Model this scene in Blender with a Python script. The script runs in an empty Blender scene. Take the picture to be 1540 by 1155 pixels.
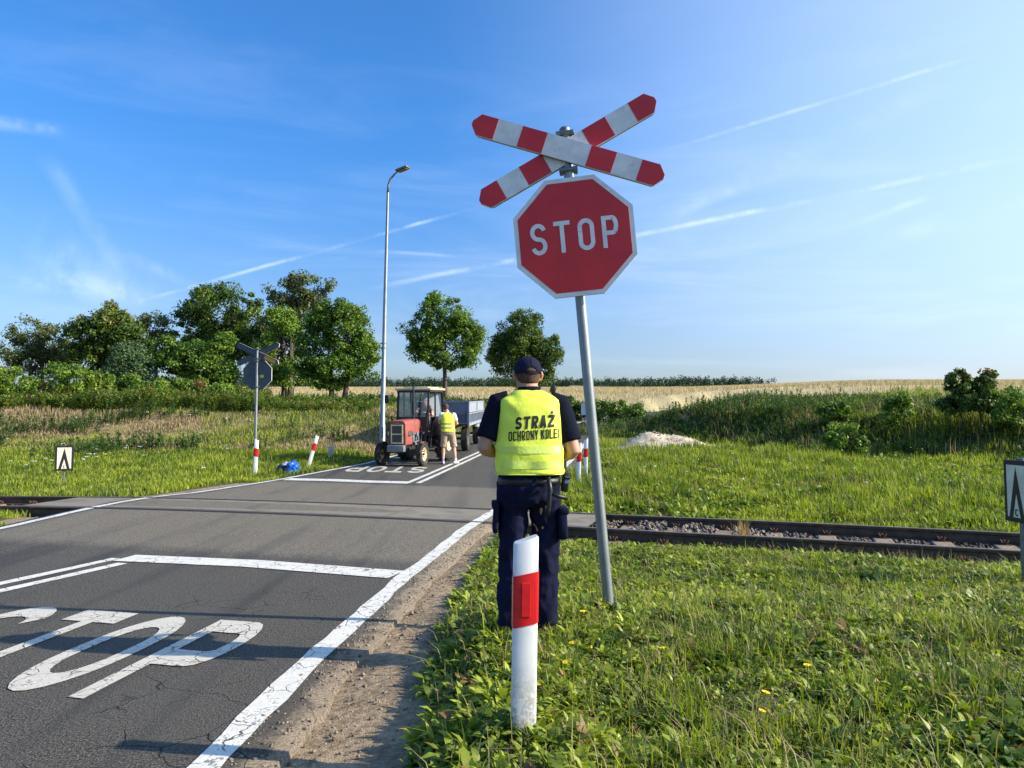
import bpy, bmesh, math, random
import numpy as np
from mathutils import Vector, Matrix, noise as mnoise

S = bpy.context.scene
COL = S.collection
R = math.radians
rng = np.random.default_rng(7)
random.seed(7)

# ------------------------------------------------------------------ camera, sky, sun, exposure
cam_d = bpy.data.cameras.new('camera')
cam = bpy.data.objects.new('camera', cam_d); COL.objects.link(cam)
cam.location = (0, 0, 1.4)
cam.rotation_euler = (R(90 + 3.2), 0, 0)
cam_d.sensor_width = 36; cam_d.lens = 24.97
cam_d.clip_start = .05; cam_d.clip_end = 6000
S.camera = cam

SUN_EL = R(27.5); SUN_AZ = R(98)          # azimuth clockwise from +Y
sd = Vector((math.cos(SUN_EL)*math.sin(SUN_AZ), math.cos(SUN_EL)*math.cos(SUN_AZ), math.sin(SUN_EL)))
sun_d = bpy.data.lights.new('sun', 'SUN'); sun_d.energy = 5.0; sun_d.angle = R(.5); sun_d.color = (1, .89, .70)
sun = bpy.data.objects.new('sun', sun_d); COL.objects.link(sun)
sun.rotation_euler = sd.to_track_quat('Z', 'Y').to_euler(); sun.location = (20, -5, 20)

W = bpy.data.worlds.new('World'); S.world = W; W.use_nodes = True
nt = W.node_tree; nt.nodes.clear()
def N(t, ty, **kw):
    n = t.nodes.new(ty)
    for k, v in kw.items():
        if k.startswith('i_'): n.inputs[int(k[2:])].default_value = v
        else: setattr(n, k, v)
    return n
def L(t, a, b): t.links.new(a, b)
def math_n(t, op, a, b=None, c=None, clamp=False):
    n = t.nodes.new('ShaderNodeMath'); n.operation = op; n.use_clamp = clamp
    for i, v in enumerate((a, b, c)):
        if v is None: continue
        if isinstance(v, (int, float)): n.inputs[i].default_value = v
        else: t.links.new(v, n.inputs[i])
    return n.outputs[0]
def maprange(t, v, a, b, c=0, d=1, smooth=True):
    n = t.nodes.new('ShaderNodeMapRange'); n.interpolation_type = 'SMOOTHSTEP' if smooth else 'LINEAR'
    t.links.new(v, n.inputs[0])
    for i, x in zip((1, 2, 3, 4), (a, b, c, d)): n.inputs[i].default_value = x
    return n.outputs[0]
def mixc(t, f, a, b, mode='MIX'):
    n = t.nodes.new('ShaderNodeMix'); n.data_type = 'RGBA'; n.blend_type = mode
    for i, v in ((0, f), (6, a), (7, b)):
        if isinstance(v, (int, float)): n.inputs[i].default_value = v
        elif isinstance(v, tuple): n.inputs[i].default_value = (*v, 1) if len(v) == 3 else v
        else: t.links.new(v, n.inputs[i])
    return n.outputs[2]
def noise(t, vec, scale, detail=2, rough=.5, dist=0, dims='3D'):
    n = t.nodes.new('ShaderNodeTexNoise'); n.noise_dimensions = dims
    n.inputs['Scale'].default_value = scale; n.inputs['Detail'].default_value = detail
    n.inputs['Roughness'].default_value = rough; n.inputs['Distortion'].default_value = dist
    if vec is not None: t.links.new(vec, n.inputs['Vector'])
    return n.outputs['Fac']

sky = N(nt, 'ShaderNodeTexSky', sky_type='NISHITA', sun_disc=False)
sky.sun_elevation = SUN_EL; sky.sun_rotation = SUN_AZ
sky.altitude = 300; sky.air_density = 1.0; sky.dust_density = 2.4; sky.ozone_density = 4.0
tc = N(nt, 'ShaderNodeTexCoord')
dirv = tc.outputs['Generated']
# contrails: great circles through two sky directions, and thin cirrus veils
def pixdir(px, py):
    a = (px-770)/1068; b = -(py-577.5)/1068; th = R(3.2)
    return Vector((a, math.cos(th)-b*math.sin(th), math.sin(th)+b*math.cos(th))).normalized()
wisp = noise(nt, dirv, 9, 6, .65, .4)
cov = None
for (x0, y0, x1, y1, wd, st) in [(190, 459, 760, 300, .0030, .55), (530, 440, 1540, 237, .0042, .50), (985, 231, 1540, 62, .0030, .35),
                                 (960, 345, 1440, 120, .014, .13), (1180, 410, 1540, 300, .014, .13), (480, 372, 780, 392, .003, .2),
                                 (1180, 372, 1420, 290, .005, .22), (-60, 180, 110, 196, .010, .30), (940, 418, 1110, 432, .003, .2), (1000, 330, 1250, 230, .008, .15), (-100, 330, 240, 480, .05, .2),
                                 (60, 225, 190, 420, .014, .14), (-60, 400, 240, 455, .016, .25), (180, 380, 330, 450, .010, .15)]:
    a = pixdir(x0, y0); b = pixdir(x1, y1)
    n = a.cross(b).normalized(); m = (a+b).normalized(); tl = (b-a).normalized(); half = (b-a).length/2
    dn = N(nt, 'ShaderNodeVectorMath', operation='DOT_PRODUCT'); L(nt, dirv, dn.inputs[0]); dn.inputs[1].default_value = n
    dl = N(nt, 'ShaderNodeVectorMath', operation='DOT_PRODUCT'); L(nt, dirv, dl.inputs[0]); dl.inputs[1].default_value = tl
    off = math_n(nt, 'MULTIPLY_ADD', wisp, wd*1.6, -wd*.8)
    d = math_n(nt, 'ABSOLUTE', math_n(nt, 'ADD', dn.outputs['Value'], off))
    f = maprange(nt, d, 0, wd*1.25, 1, 0)
    e = maprange(nt, math_n(nt, 'ABSOLUTE', math_n(nt, 'SUBTRACT', dl.outputs['Value'], tl.dot(m))), half*.55, half*1.05, 1, 0)
    fwd = N(nt, 'ShaderNodeVectorMath', operation='DOT_PRODUCT'); L(nt, dirv, fwd.inputs[0]); fwd.inputs[1].default_value = m
    g = math_n(nt, 'GREATER_THAN', fwd.outputs['Value'], .3)
    f = math_n(nt, 'MULTIPLY', math_n(nt, 'MULTIPLY', f, e), math_n(nt, 'MULTIPLY', g, maprange(nt, wisp, .40, .64, st*.05, st*.66)))
    cov = f if cov is None else math_n(nt, 'ADD', cov, f)
sep = N(nt, 'ShaderNodeSeparateXYZ'); L(nt, dirv, sep.inputs[0])
mp = N(nt, 'ShaderNodeMapping'); mp.inputs['Rotation'].default_value = (0, R(20), 0); mp.inputs['Scale'].default_value = (1.2, 1.2, 7); L(nt, dirv, mp.inputs[0])
ver = noise(nt, mp.outputs[0], 2.2, 7, .6, .6)
veil = maprange(nt, ver, .42, .85, 0, .22)
lowm = maprange(nt, sep.outputs[2], .62, .05, 0, 1)
cov = math_n(nt, 'ADD', cov, math_n(nt, 'MULTIPLY', veil, lowm), clamp=True)
hz_ = maprange(nt, sep.outputs[2], .0, .42, 0, 1)
skyc = mixc(nt, 1.0, sky.outputs[0], mixc(nt, hz_, (1.05, 1.0, 1.02), (.46, 1.04, 1.50)), 'MULTIPLY')
side_ = math_n(nt, 'MULTIPLY', maprange(nt, sep.outputs[0], -.15, .75, 0, 1), maprange(nt, sep.outputs[2], 0, .25, .3, 1))
skyc = mixc(nt, math_n(nt, 'MULTIPLY', side_, .50), skyc, (6.1, 7.1, 8.6))
skyc = mixc(nt, cov, skyc, (7.0, 7.8, 9.0))
bg = N(nt, 'ShaderNodeBackground'); bg.inputs[1].default_value = .112; L(nt, skyc, bg.inputs[0])
wo = N(nt, 'ShaderNodeOutputWorld'); L(nt, bg.outputs[0], wo.inputs[0])

S.view_settings.view_transform = 'Standard'; S.view_settings.look = 'None'
S.view_settings.exposure = .72; S.view_settings.gamma = 1; S.view_settings.use_curve_mapping = False
S.cycles.max_bounces = 6; S.cycles.diffuse_bounces = 3; S.cycles.transparent_max_bounces = 8
S.cycles.use_denoising = True

# ------------------------------------------------------------------ helpers
def tag(o, label=None, cat=None, group=None, kind=None):
    if label: o['label'] = label
    if cat: o['category'] = cat
    if group: o['group'] = group
    if kind: o['kind'] = kind
    return o
def empty(name, loc, rz=0, label=None, cat=None, group=None, rot=None):
    o = bpy.data.objects.new(name, None); COL.objects.link(o); o.location = loc
    o.rotation_euler = rot if rot else (0, 0, rz); o.empty_display_size = .2
    return tag(o, label, cat, group)
def link_mesh(name, me, mat=None, parent=None, smooth=False):
    o = bpy.data.objects.new(name, me); COL.objects.link(o)
    if mat:
        for m in (mat if isinstance(mat, (list, tuple)) else [mat]): me.materials.append(m)
    if parent: o.parent = parent
    if smooth: me.shade_smooth()
    return o
def np_mesh(name, V, F, mat=None, parent=None, smooth=False, cols=None, attrs=None):
    """V (n,3); F list of (m,k) arrays of faces"""
    me = bpy.data.meshes.new(name)
    V = np.asarray(V, np.float32)
    F = F if isinstance(F, list) else [F]
    F = [np.asarray(f, np.int32) for f in F if len(f)]
    me.vertices.add(len(V)); me.vertices.foreach_set('co', V.ravel())
    nl = sum(f.size for f in F); npol = sum(len(f) for f in F)
    me.loops.add(nl); me.polygons.add(npol)
    me.loops.foreach_set('vertex_index', np.concatenate([f.ravel() for f in F]))
    tot = np.concatenate([np.full(len(f), f.shape[1], np.int32) for f in F])
    me.polygons.foreach_set('loop_start', np.concatenate([[0], np.cumsum(tot)[:-1]]).astype(np.int32))
    me.polygons.foreach_set('loop_total', tot)
    if cols is not None:
        a = me.color_attributes.new('tint', 'FLOAT_COLOR', 'POINT')
        c = np.ones((len(V), 4), np.float32); c[:, :3] = cols; a.data.foreach_set('color', c.ravel())
    if attrs:
        for k, v in attrs.items():
            a = me.attributes.new(k, 'FLOAT', 'POINT'); a.data.foreach_set('value', np.asarray(v, np.float32))
    me.update(calc_edges=True); me.validate()
    return link_mesh(name, me, mat, parent, smooth)

class MB:
    def __init__(s): s.v = []; s.f = []; s.m = []; s.mi = 0
    def add(s, vs, fs):
        k = len(s.v); s.v += [tuple(v) for v in vs]; s.f += [tuple(i+k for i in f) for f in fs]; s.m += [s.mi]*len(fs); return s
    def box(s, c, d, M=None, bev=0):
        x, y, z = d[0]/2, d[1]/2, d[2]/2
        if bev:
            b = min(bev, x*.9, y*.9, z*.9)
            bm = bmesh.new(); bmesh.ops.create_cube(bm, size=1)
            for v in bm.verts: v.co = Vector((v.co.x*2*x, v.co.y*2*y, v.co.z*2*z))
            bmesh.ops.bevel(bm, geom=bm.edges[:], offset=b, segments=2, affect='EDGES', profile=.5)
            vs = [v.co.copy() for v in bm.verts]; fs = [[v.index for v in f.verts] for f in bm.faces]; bm.free()
        else:
            vs = [Vector((sx*x, sy*y, sz*z)) for sz in (-1, 1) for sy in (-1, 1) for sx in (-1, 1)]
            fs = [(0, 2, 3, 1), (4, 5, 7, 6), (0, 1, 5, 4), (2, 6, 7, 3), (0, 4, 6, 2), (1, 3, 7, 5)]
        if M is not None: vs = [M @ v for v in vs]
        return s.add([v+Vector(c) for v in vs], fs)
    def beam(s, a, b, w, h, up=(0, 0, 1)):
        a = Vector(a); b = Vector(b); d = (b-a).normalized(); u = Vector(up)
        r = d.cross(u)
        if r.length < 1e-4: r = d.cross(Vector((1, 0, 0)))
        r.normalize(); u = r.cross(d)
        vs = [p + r*sx*w/2 + u*sy*h/2 for p in (a, b) for sx, sy in ((-1, -1), (1, -1), (1, 1), (-1, 1))]
        return s.add(vs, [(0, 1, 2, 3), (7, 6, 5, 4), (0, 4, 5, 1), (1, 5, 6, 2), (2, 6, 7, 3), (3, 7, 4, 0)])
    def tube(s, pts, r, n=8, cap=True):
        pts = [Vector(p) for p in pts]
        rs = r if isinstance(r, (list, tuple)) else [r]*len(pts)
        k = len(s.v); prev = None; rings = []
        for i, p in enumerate(pts):
            d = (pts[min(i+1, len(pts)-1)] - pts[max(i-1, 0)]).normalized()
            if prev is None: x = d.orthogonal().normalized()
            else:
                x = prev - d*prev.dot(d)
                x = x.normalized() if x.length > 1e-5 else d.orthogonal().normalized()
            y = d.cross(x); prev = x
            rings.append([p + (x*math.cos(2*math.pi*j/n) + y*math.sin(2*math.pi*j/n))*rs[i] for j in range(n)])
        vs = [v for q in rings for v in q]
        fs = [(i*n+j, i*n+(j+1) % n, (i+1)*n+(j+1) % n, (i+1)*n+j) for i in range(len(pts)-1) for j in range(n)]
        if cap: fs += [tuple(range(n))[::-1], tuple((len(pts)-1)*n+j for j in range(n))]
        return s.add(vs, fs)
    def loft(s, rings, cap=True):
        n = len(rings[0])
        vs = [v for q in rings for v in q]
        fs = [(i*n+j, i*n+(j+1) % n, (i+1)*n+(j+1) % n, (i+1)*n+j) for i in range(len(rings)-1) for j in range(n)]
        if cap: fs += [tuple(range(n))[::-1], tuple((len(rings)-1)*n+j for j in range(n))]
        return s.add(vs, fs)
    def lathe(s, prof, M, n=24):
        """prof: (radius, along axis) pairs; axis = local X through matrix M; closed profile if first==last"""
        vs = []; fs = []
        for r, a in prof:
            for j in range(n):
                t = 2*math.pi*j/n; vs.append(M @ Vector((a, r*math.cos(t), r*math.sin(t))))
        for i in range(len(prof)-1):
            for j in range(n): fs.append((i*n+j, i*n+(j+1) % n, (i+1)*n+(j+1) % n, (i+1)*n+j))
        return s.add(vs, fs)
    def prism(s, pts, M, d):
        """polygon pts (x,y) in local XZ plane of M, from y=0 to y=d"""
        n = len(pts)
        vs = [M @ Vector((x, 0, z)) for x, z in pts] + [M @ Vector((x, d, z)) for x, z in pts]
        fs = [tuple(range(n)), tuple(range(2*n-1, n-1, -1))] + [(j, j+n, (j+1) % n+n, (j+1) % n) for j in range(n)]
        return s.add(vs, fs)
    def build(s, name, mat, parent=None, smooth=False, auto=None):
        me = bpy.data.meshes.new(name); me.from_pydata(s.v, [], s.f)
        if s.mi: me.polygons.foreach_set('material_index', s.m)
        bm = bmesh.new(); bm.from_mesh(me); bmesh.ops.recalc_face_normals(bm, faces=bm.faces[:]); bm.to_mesh(me); bm.free()
        me.update()
        o = link_mesh(name, me, mat, parent, smooth or auto is not None)
        if auto is not None: me.set_sharp_from_angle(angle=R(auto))
        return o
def copy_tree(o, parent=None):
    c = o.copy(); COL.objects.link(c); c.parent = parent
    for ch in list(o.children): copy_tree(ch, c)
    return c

# stroke lettering ---------------------------------------------------
def arcp(cx, cy, rx, ry, a0, a1, n=10):
    return [(cx+rx*math.cos(R(a0+(a1-a0)*i/n)), cy+ry*math.sin(R(a0+(a1-a0)*i/n))) for i in range(n+1)]
def letter(ch, w, t):
    h = t/2; l, r, b, m, tp = h, w-h, h, .5, 1-h
    rr = (r-l)/2; cx = w/2
    if ch == 'S':
        ry = (tp-m)/2; c1 = (tp+m)/2; c2 = (m+b)/2
        return [arcp(cx, c1, rr, ry, 15, 270, 14) + arcp(cx, c2, rr, ry, 90, -165, 14)[1:]]
    if ch == 'T': return [[(0, tp), (w, tp)], [(cx, 1-t), (cx, 0)]]
    if ch == 'O': return [[(l, .5)] + [(l, 1-h-rr)] + arcp(cx, 1-h-rr, rr, rr, 180, 0, 12) + arcp(cx, b+rr, rr, rr, 0, -180, 12) + [(l, .5)]]
    if ch == 'C': return [arcp(cx, 1-h-rr, rr, rr, 0, 180, 12) + arcp(cx, b+rr, rr, rr, 180, 360, 12)]
    if ch == 'P': q = .46; return [[(l, 0), (l, 1)], [(t, tp), (r-.2*w, tp)] + arcp(r-.22*w, (tp+q)/2, .22*w, (tp-q)/2, 90, -90, 8) + [(t, q)]]
    if ch == 'R': q = .47; return letter('P', w, t) + [[(w*.5, q-h), (r, 0)]]
    if ch == 'A': return [[(l*.9, 0), (cx, 1)], [(w-l*.9, 0), (cx, 1)], [(w*.25, .27), (w*.75, .27)]]
    if ch == 'Z': return [[(0, tp), (w, tp)], [(r, 1-t), (l, t)], [(0, b), (w, b)]]
    if ch == '\u017b': return letter('Z', w, t) + [[(cx-h, 1.0+h*1.3+.03), (cx+h, 1.0+h*1.3+.03)]]
    if ch == 'H': return [[(l, 0), (l, 1)], [(r, 0), (r, 1)], [(t, .5), (w-t, .5)]]
    if ch == 'N': return [[(l, 0), (l, 1)], [(r, 0), (r, 1)], [(l, 1-h), (r, h)]]
    if ch == 'Y': return [[(l*.8, 1), (cx, .42)], [(w-l*.8, 1), (cx, .42)], [(cx, .5), (cx, 0)]]
    if ch == 'K': return [[(l, 0), (l, 1)], [(t*.8, .42), (r, 1)], [(w*.38, .55), (r, 0)]]
    if ch == 'L': return [[(l, 0), (l, 1)], [(t, b), (w, b)]]
    if ch == 'E': return [[(l, 0), (l, 1)], [(t, b), (w, b)], [(t, tp), (w, tp)], [(t, .5), (w*.92, .5)]]
    if ch == 'I': return [[(l, 0), (l, 1)]]
def subdiv(pl, step):
    out = [pl[0]]
    for a, b in zip(pl, pl[1:]):
        n = max(1, int(math.hypot(b[0]-a[0], b[1]-a[1])/step))
        out += [(a[0]+(b[0]-a[0])*i/n, a[1]+(b[1]-a[1])*i/n) for i in range(1, n+1)]
    return out
def strip2d(pl, t):
    """quads of a thick polyline: list of (left, right) pairs"""
    out = []; n = len(pl)
    closed = math.hypot(pl[0][0]-pl[-1][0], pl[0][1]-pl[-1][1]) < 1e-6
    for i in range(n):
        if closed and i in (0, n-1): a, b = pl[-2], pl[1]
        else: a, b = pl[max(i-1, 0)], pl[min(i+1, n-1)]
        dx, dy = b[0]-a[0], b[1]-a[1]; l = math.hypot(dx, dy) or 1; dx /= l; dy /= l
        out.append(((pl[i][0]-dy*t/2, pl[i][1]+dx*t/2), (pl[i][0]+dy*t/2, pl[i][1]-dx*t/2)))
    return out
def lettering(text, w, t, gap, fn, mb, step=.1, dz=.0004):
    """fn(u, v, k): 2-D letter space -> 3-D point, k = small lift"""
    x = 0; k = 0
    for ch in text:
        if ch == ' ': x += w*.55; continue
        ww = t if ch == 'I' else w
        for pl in letter(ch, ww, t):
            st = strip2d(subdiv(pl, step), t); k += 1
            vs = [fn(x+q[0], q[1], (k % 4)*dz) for pr in st for q in pr]
            fs = [(2*i, 2*i+1, 2*i+3, 2*i+2) for i in range(len(st)-1)]
            mb.add(vs, fs)
        x += ww + gap
    return x

# materials ------------------------------------------------------------
def mat(name, color=(.5, .5, .5), rough=.6, metal=0, var=.0, vscale=8, bump=0, bscale=60, spec=.5, coat=0, dirt=None, dirt_amt=.0, dscale=6):
    m = bpy.data.materials.new(name); m.use_nodes = True; t = m.node_tree
    b = t.nodes['Principled BSDF']
    b.inputs['Roughness'].default_value = rough; b.inputs['Metallic'].default_value = metal
    b.inputs['Specular IOR Level'].default_value = spec
    if coat: b.inputs['Coat Weight'].default_value = coat
    co = t.nodes.new('ShaderNodeTexCoord').outputs['Object']
    c = color
    if var:
        n = noise(t, co, vscale, 4, .6)
        lo = tuple(x*(1-var) for x in color); hi = tuple(min(1, x*(1+var)) for x in color)
        c = mixc(t, maprange(t, n, .3, .7), lo, hi)
    if dirt:
        n = noise(t, co, dscale, 6, .7, .3)
        c = mixc(t, maprange(t, n, .62-dirt_amt*.3, .80-dirt_amt*.3), c if not isinstance(c, tuple) else c, dirt)
    if isinstance(c, tuple): b.inputs['Base Color'].default_value = (*c, 1)
    else: L(t, c, b.inputs['Base Color'])
    if bump:
        n = noise(t, co, bscale, 4, .6); bn = t.nodes.new('ShaderNodeBump'); bn.inputs['Strength'].default_value = bump
        bn.inputs['Distance'].default_value = .01; L(t, n, bn.inputs['Height']); L(t, bn.outputs[0], b.inputs['Normal'])
    return m
def leaf_mat(name, transl=.35, rough=.55, spec=.25, tm=(1.35, 1.5, .6)):
    m = bpy.data.materials.new(name); m.use_nodes = True; t = m.node_tree
    b = t.nodes['Principled BSDF']; b.inputs['Roughness'].default_value = rough; b.inputs['Specular IOR Level'].default_value = spec
    a = t.nodes.new('ShaderNodeAttribute'); a.attribute_name = 'tint'
    L(t, a.outputs['Color'], b.inputs['Base Color'])
    tr = t.nodes.new('ShaderNodeBsdfTranslucent')
    tc_ = mixc(t, 1.0, a.outputs['Color'], tm, 'MULTIPLY'); L(t, tc_, tr.inputs[0])
    mx = t.nodes.new('ShaderNodeMixShader'); mx.inputs[0].default_value = transl
    L(t, b.outputs[0], mx.inputs[1]); L(t, tr.outputs[0], mx.inputs[2])
    L(t, mx.outputs[0], t.nodes['Material Output'].inputs[0])
    return m

# ------------------------------------------------------------------ plan of the place
RIGHT = np.array([(-1.35, -6), (-1.3, 1), (-1.25, 3.06), (-1.2, 4.1), (-.99, 6.52), (-.88, 7.28), (-.64, 9.17), (-.26, 11.35), (.25, 14), (.85, 16.7), (1.3, 19), (2.1, 23.75), (2.6, 27), (4.0, 36), (6.6, 46), (11, 56), (18, 66), (28, 75), (60, 95)])
LEFT = np.array([(-7.9, -6), (-7.3, 1), (-6.95, 5), (-6.71, 9.4), (-6.6, 11.1), (-6.42, 13.34), (-6.0, 15.2), (-5.5, 16.7), (-4.85, 19.1), (-4.3, 21.08), (-3.95, 23.75), (-3.4, 27), (-2.2, 36), (0, 46), (4.3, 57.5), (11.5, 68.5), (22.5, 80), (55, 101)])
def xr(Y): return np.interp(Y, RIGHT[:, 1], RIGHT[:, 0])
def xl(Y): return np.interp(Y, LEFT[:, 1], LEFT[:, 0])
def sst(x, a, b):
    t = np.clip((np.asarray(x, float)-a)/(b-a), 0, 1); return t*t*(3-2*t)
def track_near(X):
    X = np.asarray(X, float); Xc = np.clip(X, -14, 14)
    return 9.87 - .29*Xc - .0123*Xc*Xc + np.where(np.abs(X) > 14, (X-Xc)*(-.29-.0246*Xc), 0)
def track_nrm(X):
    s = -.29 - .0246*np.clip(X, -14, 14); l = np.sqrt(1+s*s); return -s/l, 1/l
def dtrack(X, Y):       # signed distance across the track, 0 = near rail, 1.505 = far rail
    nx, ny = track_nrm(X); return (Y-track_near(X))*ny
def zroad(X, Y):
    s = np.maximum(0, np.asarray(Y, float)-14)
    k = np.clip((2-np.asarray(X, float))/8, 0, 1)
    d = dtrack(X, Y)-.75
    r = .03*s + .0003*s*s
    far = 1.47+.058*(s-36)
    r = np.where(s > 36, far, r)
    return r + .09*k*np.exp(-(d/2.3)**2)
def vnoise(X, Y, sc, seed=0):
    X = np.asarray(X, float)*sc + seed*17.13; Y = np.asarray(Y, float)*sc + seed*9.7
    xi = np.floor(X); yi = np.floor(Y); fx = X-xi; fy = Y-yi; fx = fx*fx*(3-2*fx); fy = fy*fy*(3-2*fy)
    def hsh(a, b):
        v = np.sin(a*127.1+b*311.7+seed*74.7)*43758.5453; return v-np.floor(v)
    return (hsh(xi, yi)*(1-fx)+hsh(xi+1, yi)*fx)*(1-fy) + (hsh(xi, yi+1)*(1-fx)+hsh(xi+1, yi+1)*fx)*fy
def fbm(X, Y, sc, seed=0, o=3):
    r = 0; a = .5; tt = 0
    for i in range(o): r = r + a*vnoise(X, Y, sc*2**i, seed+i*3); tt += a; a *= .5
    return r/tt - .5
def bank_t(X, Y):       # distance past the foot of the right-hand bank
    p0 = np.array((5.6, 33.)); p1 = np.array((13.6, 18.6)); d = (p1-p0)/np.linalg.norm(p1-p0); n = np.array((-d[1], d[0]))
    if n[1] < 0: n = -n
    t = (X-p0[0])*n[0] + (Y-p0[1])*n[1]; s = (X-p0[0])*d[0] + (Y-p0[1])*d[1]
    return t, s
def droad(X, Y):        # + outside the road (distance past nearest edge line), - inside
    return np.maximum(X-xr(Y), xl(Y)-X)
PILE = (5.9, 27.6)
def ground(X, Y):
    X = np.asarray(X, float); Y = np.asarray(Y, float)
    zr_ = zroad(X, Y); zr0 = zroad(np.clip(X, -7, 2), Y)
    dr = X-xr(Y); dl = xl(Y)-X; dtk = dtrack(X, Y)
    # the wide field rising to the horizon
    az = X/np.maximum(Y, 20)
    e = .0506 + .0098*sst(az, .22, .55)
    cr = np.minimum(Y, 200) ; D = (1.9 - 1.35*sst(az, .12, .3))*np.exp(-(Y-50)/120)
    zf = 1.4 + e*Y - D - np.where(az > .22, sst(Y, 230, 420)*7, 0)*sst(az, .22, .4)
    # left meadow and bank
    zl = np.interp(Y, [0, 12, 18, 21, 24.5, 27, 31, 37, 50, 62], [-.06, -.04, .06, .22, .5, .95, 2.0, 2.3, 2.5, 2.8])
    # right side
    zrt = np.interp(Y, [0, 4.6, 6.0, 9, 11.5, 15, 20, 28, 36, 50], [.17, .16, -.02, -.12, -.09, .14, .33, .55, .88, 1.6])
    bt, bs = bank_t(X, Y)
    bank = (1.22*sst(bt, 0, 3.0) + .35*sst(bt, 2.5, 7))*sst(bs, -5.5, 1.5)
    zrt = zrt + bank
    zrt = np.where(X > 6, np.maximum(zrt, 0) * 1 + np.minimum(zrt, 0), zrt)
    wf = sst(Y, 50, 66)
    zl = zl*(1-wf) + zf*wf
    # on the right the field takes over behind the bank
    wr = sst(bt, 5, 16)*sst(bs, -12, 2)
    wr = np.maximum(wr, wf)
    zrt = zrt*(1-wr) + zf*wr
    side_l = sst(dl, .15, 2.2); side_r = sst(dr, np.interp(Y, [0, 3, 5], [.78, .72, .56]), np.interp(Y, [0, 3, 5], [1.35, 1.25, 1.05]))
    side_r = np.where(Y > 14, sst(dr, .6, 4), side_r)
    base = zr0 - .040
    z = np.where(dl > 0, base*(1-side_l) + zl*side_l, np.where(dr > 0, base*(1-side_r) + zrt*side_r, base))
    z = np.where((dl <= .15) & (dr <= .2), np.minimum(zr_, zr0)-.06, z)
    # the shoulder of packed dirt on the right
    sh = sst(dr, .2, .35)*(1-sst(dr, .6, .95))*(Y < 13)
    z = z + sh*(.018 + .03*fbm(X, Y, 5, 3) + .02*fbm(X, Y, 14, 4, 2) + .010*np.sin(6.28*(X-xr(Y))/.17)*sst(dr, .3, .4))
    n = .05*fbm(X, Y, .9, 1) + .03*fbm(X, Y, 3.1, 5, 2)
    n = n + .35*fbm(X, Y, .35, 9)*np.maximum(sst(bt, .3, 2)*sst(bs, -6, 0), sst(Y, 24, 30)*(dl > 3))*(1-wf)
    off = sst(np.maximum(dl, dr), .6, 1.6)
    z = z + n*off
    # track bed
    tb = (1-sst(np.abs(dtk-.75), .95, 1.5))*np.where(droad(X, Y) > .25, 1, 0)
    zt = zroad(np.clip(X, -7, 2), track_near(X)+.75) - .175
    z = z*(1-tb) + zt*tb
    return z

def grow_axis(lo, hi, d0, lo_f, hi_f):
    a = [0.0]; d = d0
    while a[-1] < hi_f:
        if a[-1] > hi: d *= 1.07
        a.append(a[-1]+d)
    b = [0.0]; d = d0
    while b[-1] > lo_f:
        if b[-1] < lo: d *= 1.07
        b.append(b[-1]-d)
    return np.array(sorted(set(b+a)))
gx = grow_axis(-9, 9, .13, -900, 900); gy = grow_axis(-3, 20, .13, -60, 1500)
GX, GY = np.meshgrid(gx, gy)
GZ = ground(GX, GY)
nx_, ny_ = len(gx), len(gy)
idx = np.arange(nx_*ny_).reshape(ny_, nx_)
GF = np.stack([idx[:-1, :-1], idx[:-1, 1:], idx[1:, 1:], idx[1:, :-1]], -1).reshape(-1, 4)
def field_mask(X, Y):
    bt, bs = bank_t(X, Y)
    f = sst(Y + 6*fbm(X, Y, .12, 4), 52, 58)
    # behind the right bank the corn stands closer
    g = sst(bt + 1.5*fbm(X, Y, .3, 8), 7.5, 9)*sst(bs, -16, -10)
    return np.maximum(f, g)
fm = field_mask(GX, GY)
bt_, bs_ = bank_t(GX, GY)
dry = np.clip(sst(fbm(GX, GY, .5, 21)+.12, 0, .25)*sst(GY, 24.5, 26)*(1-sst(GY, 31, 33))*(GX < xl(GY)-.5), 0, 1)
ap_ = (1-sst(np.hypot((GX-7.5)/5.5, (GY-37)/6.5), .6, 1.1))     # straw-coloured track on the right
dry = np.maximum(dry, ap_)

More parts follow.
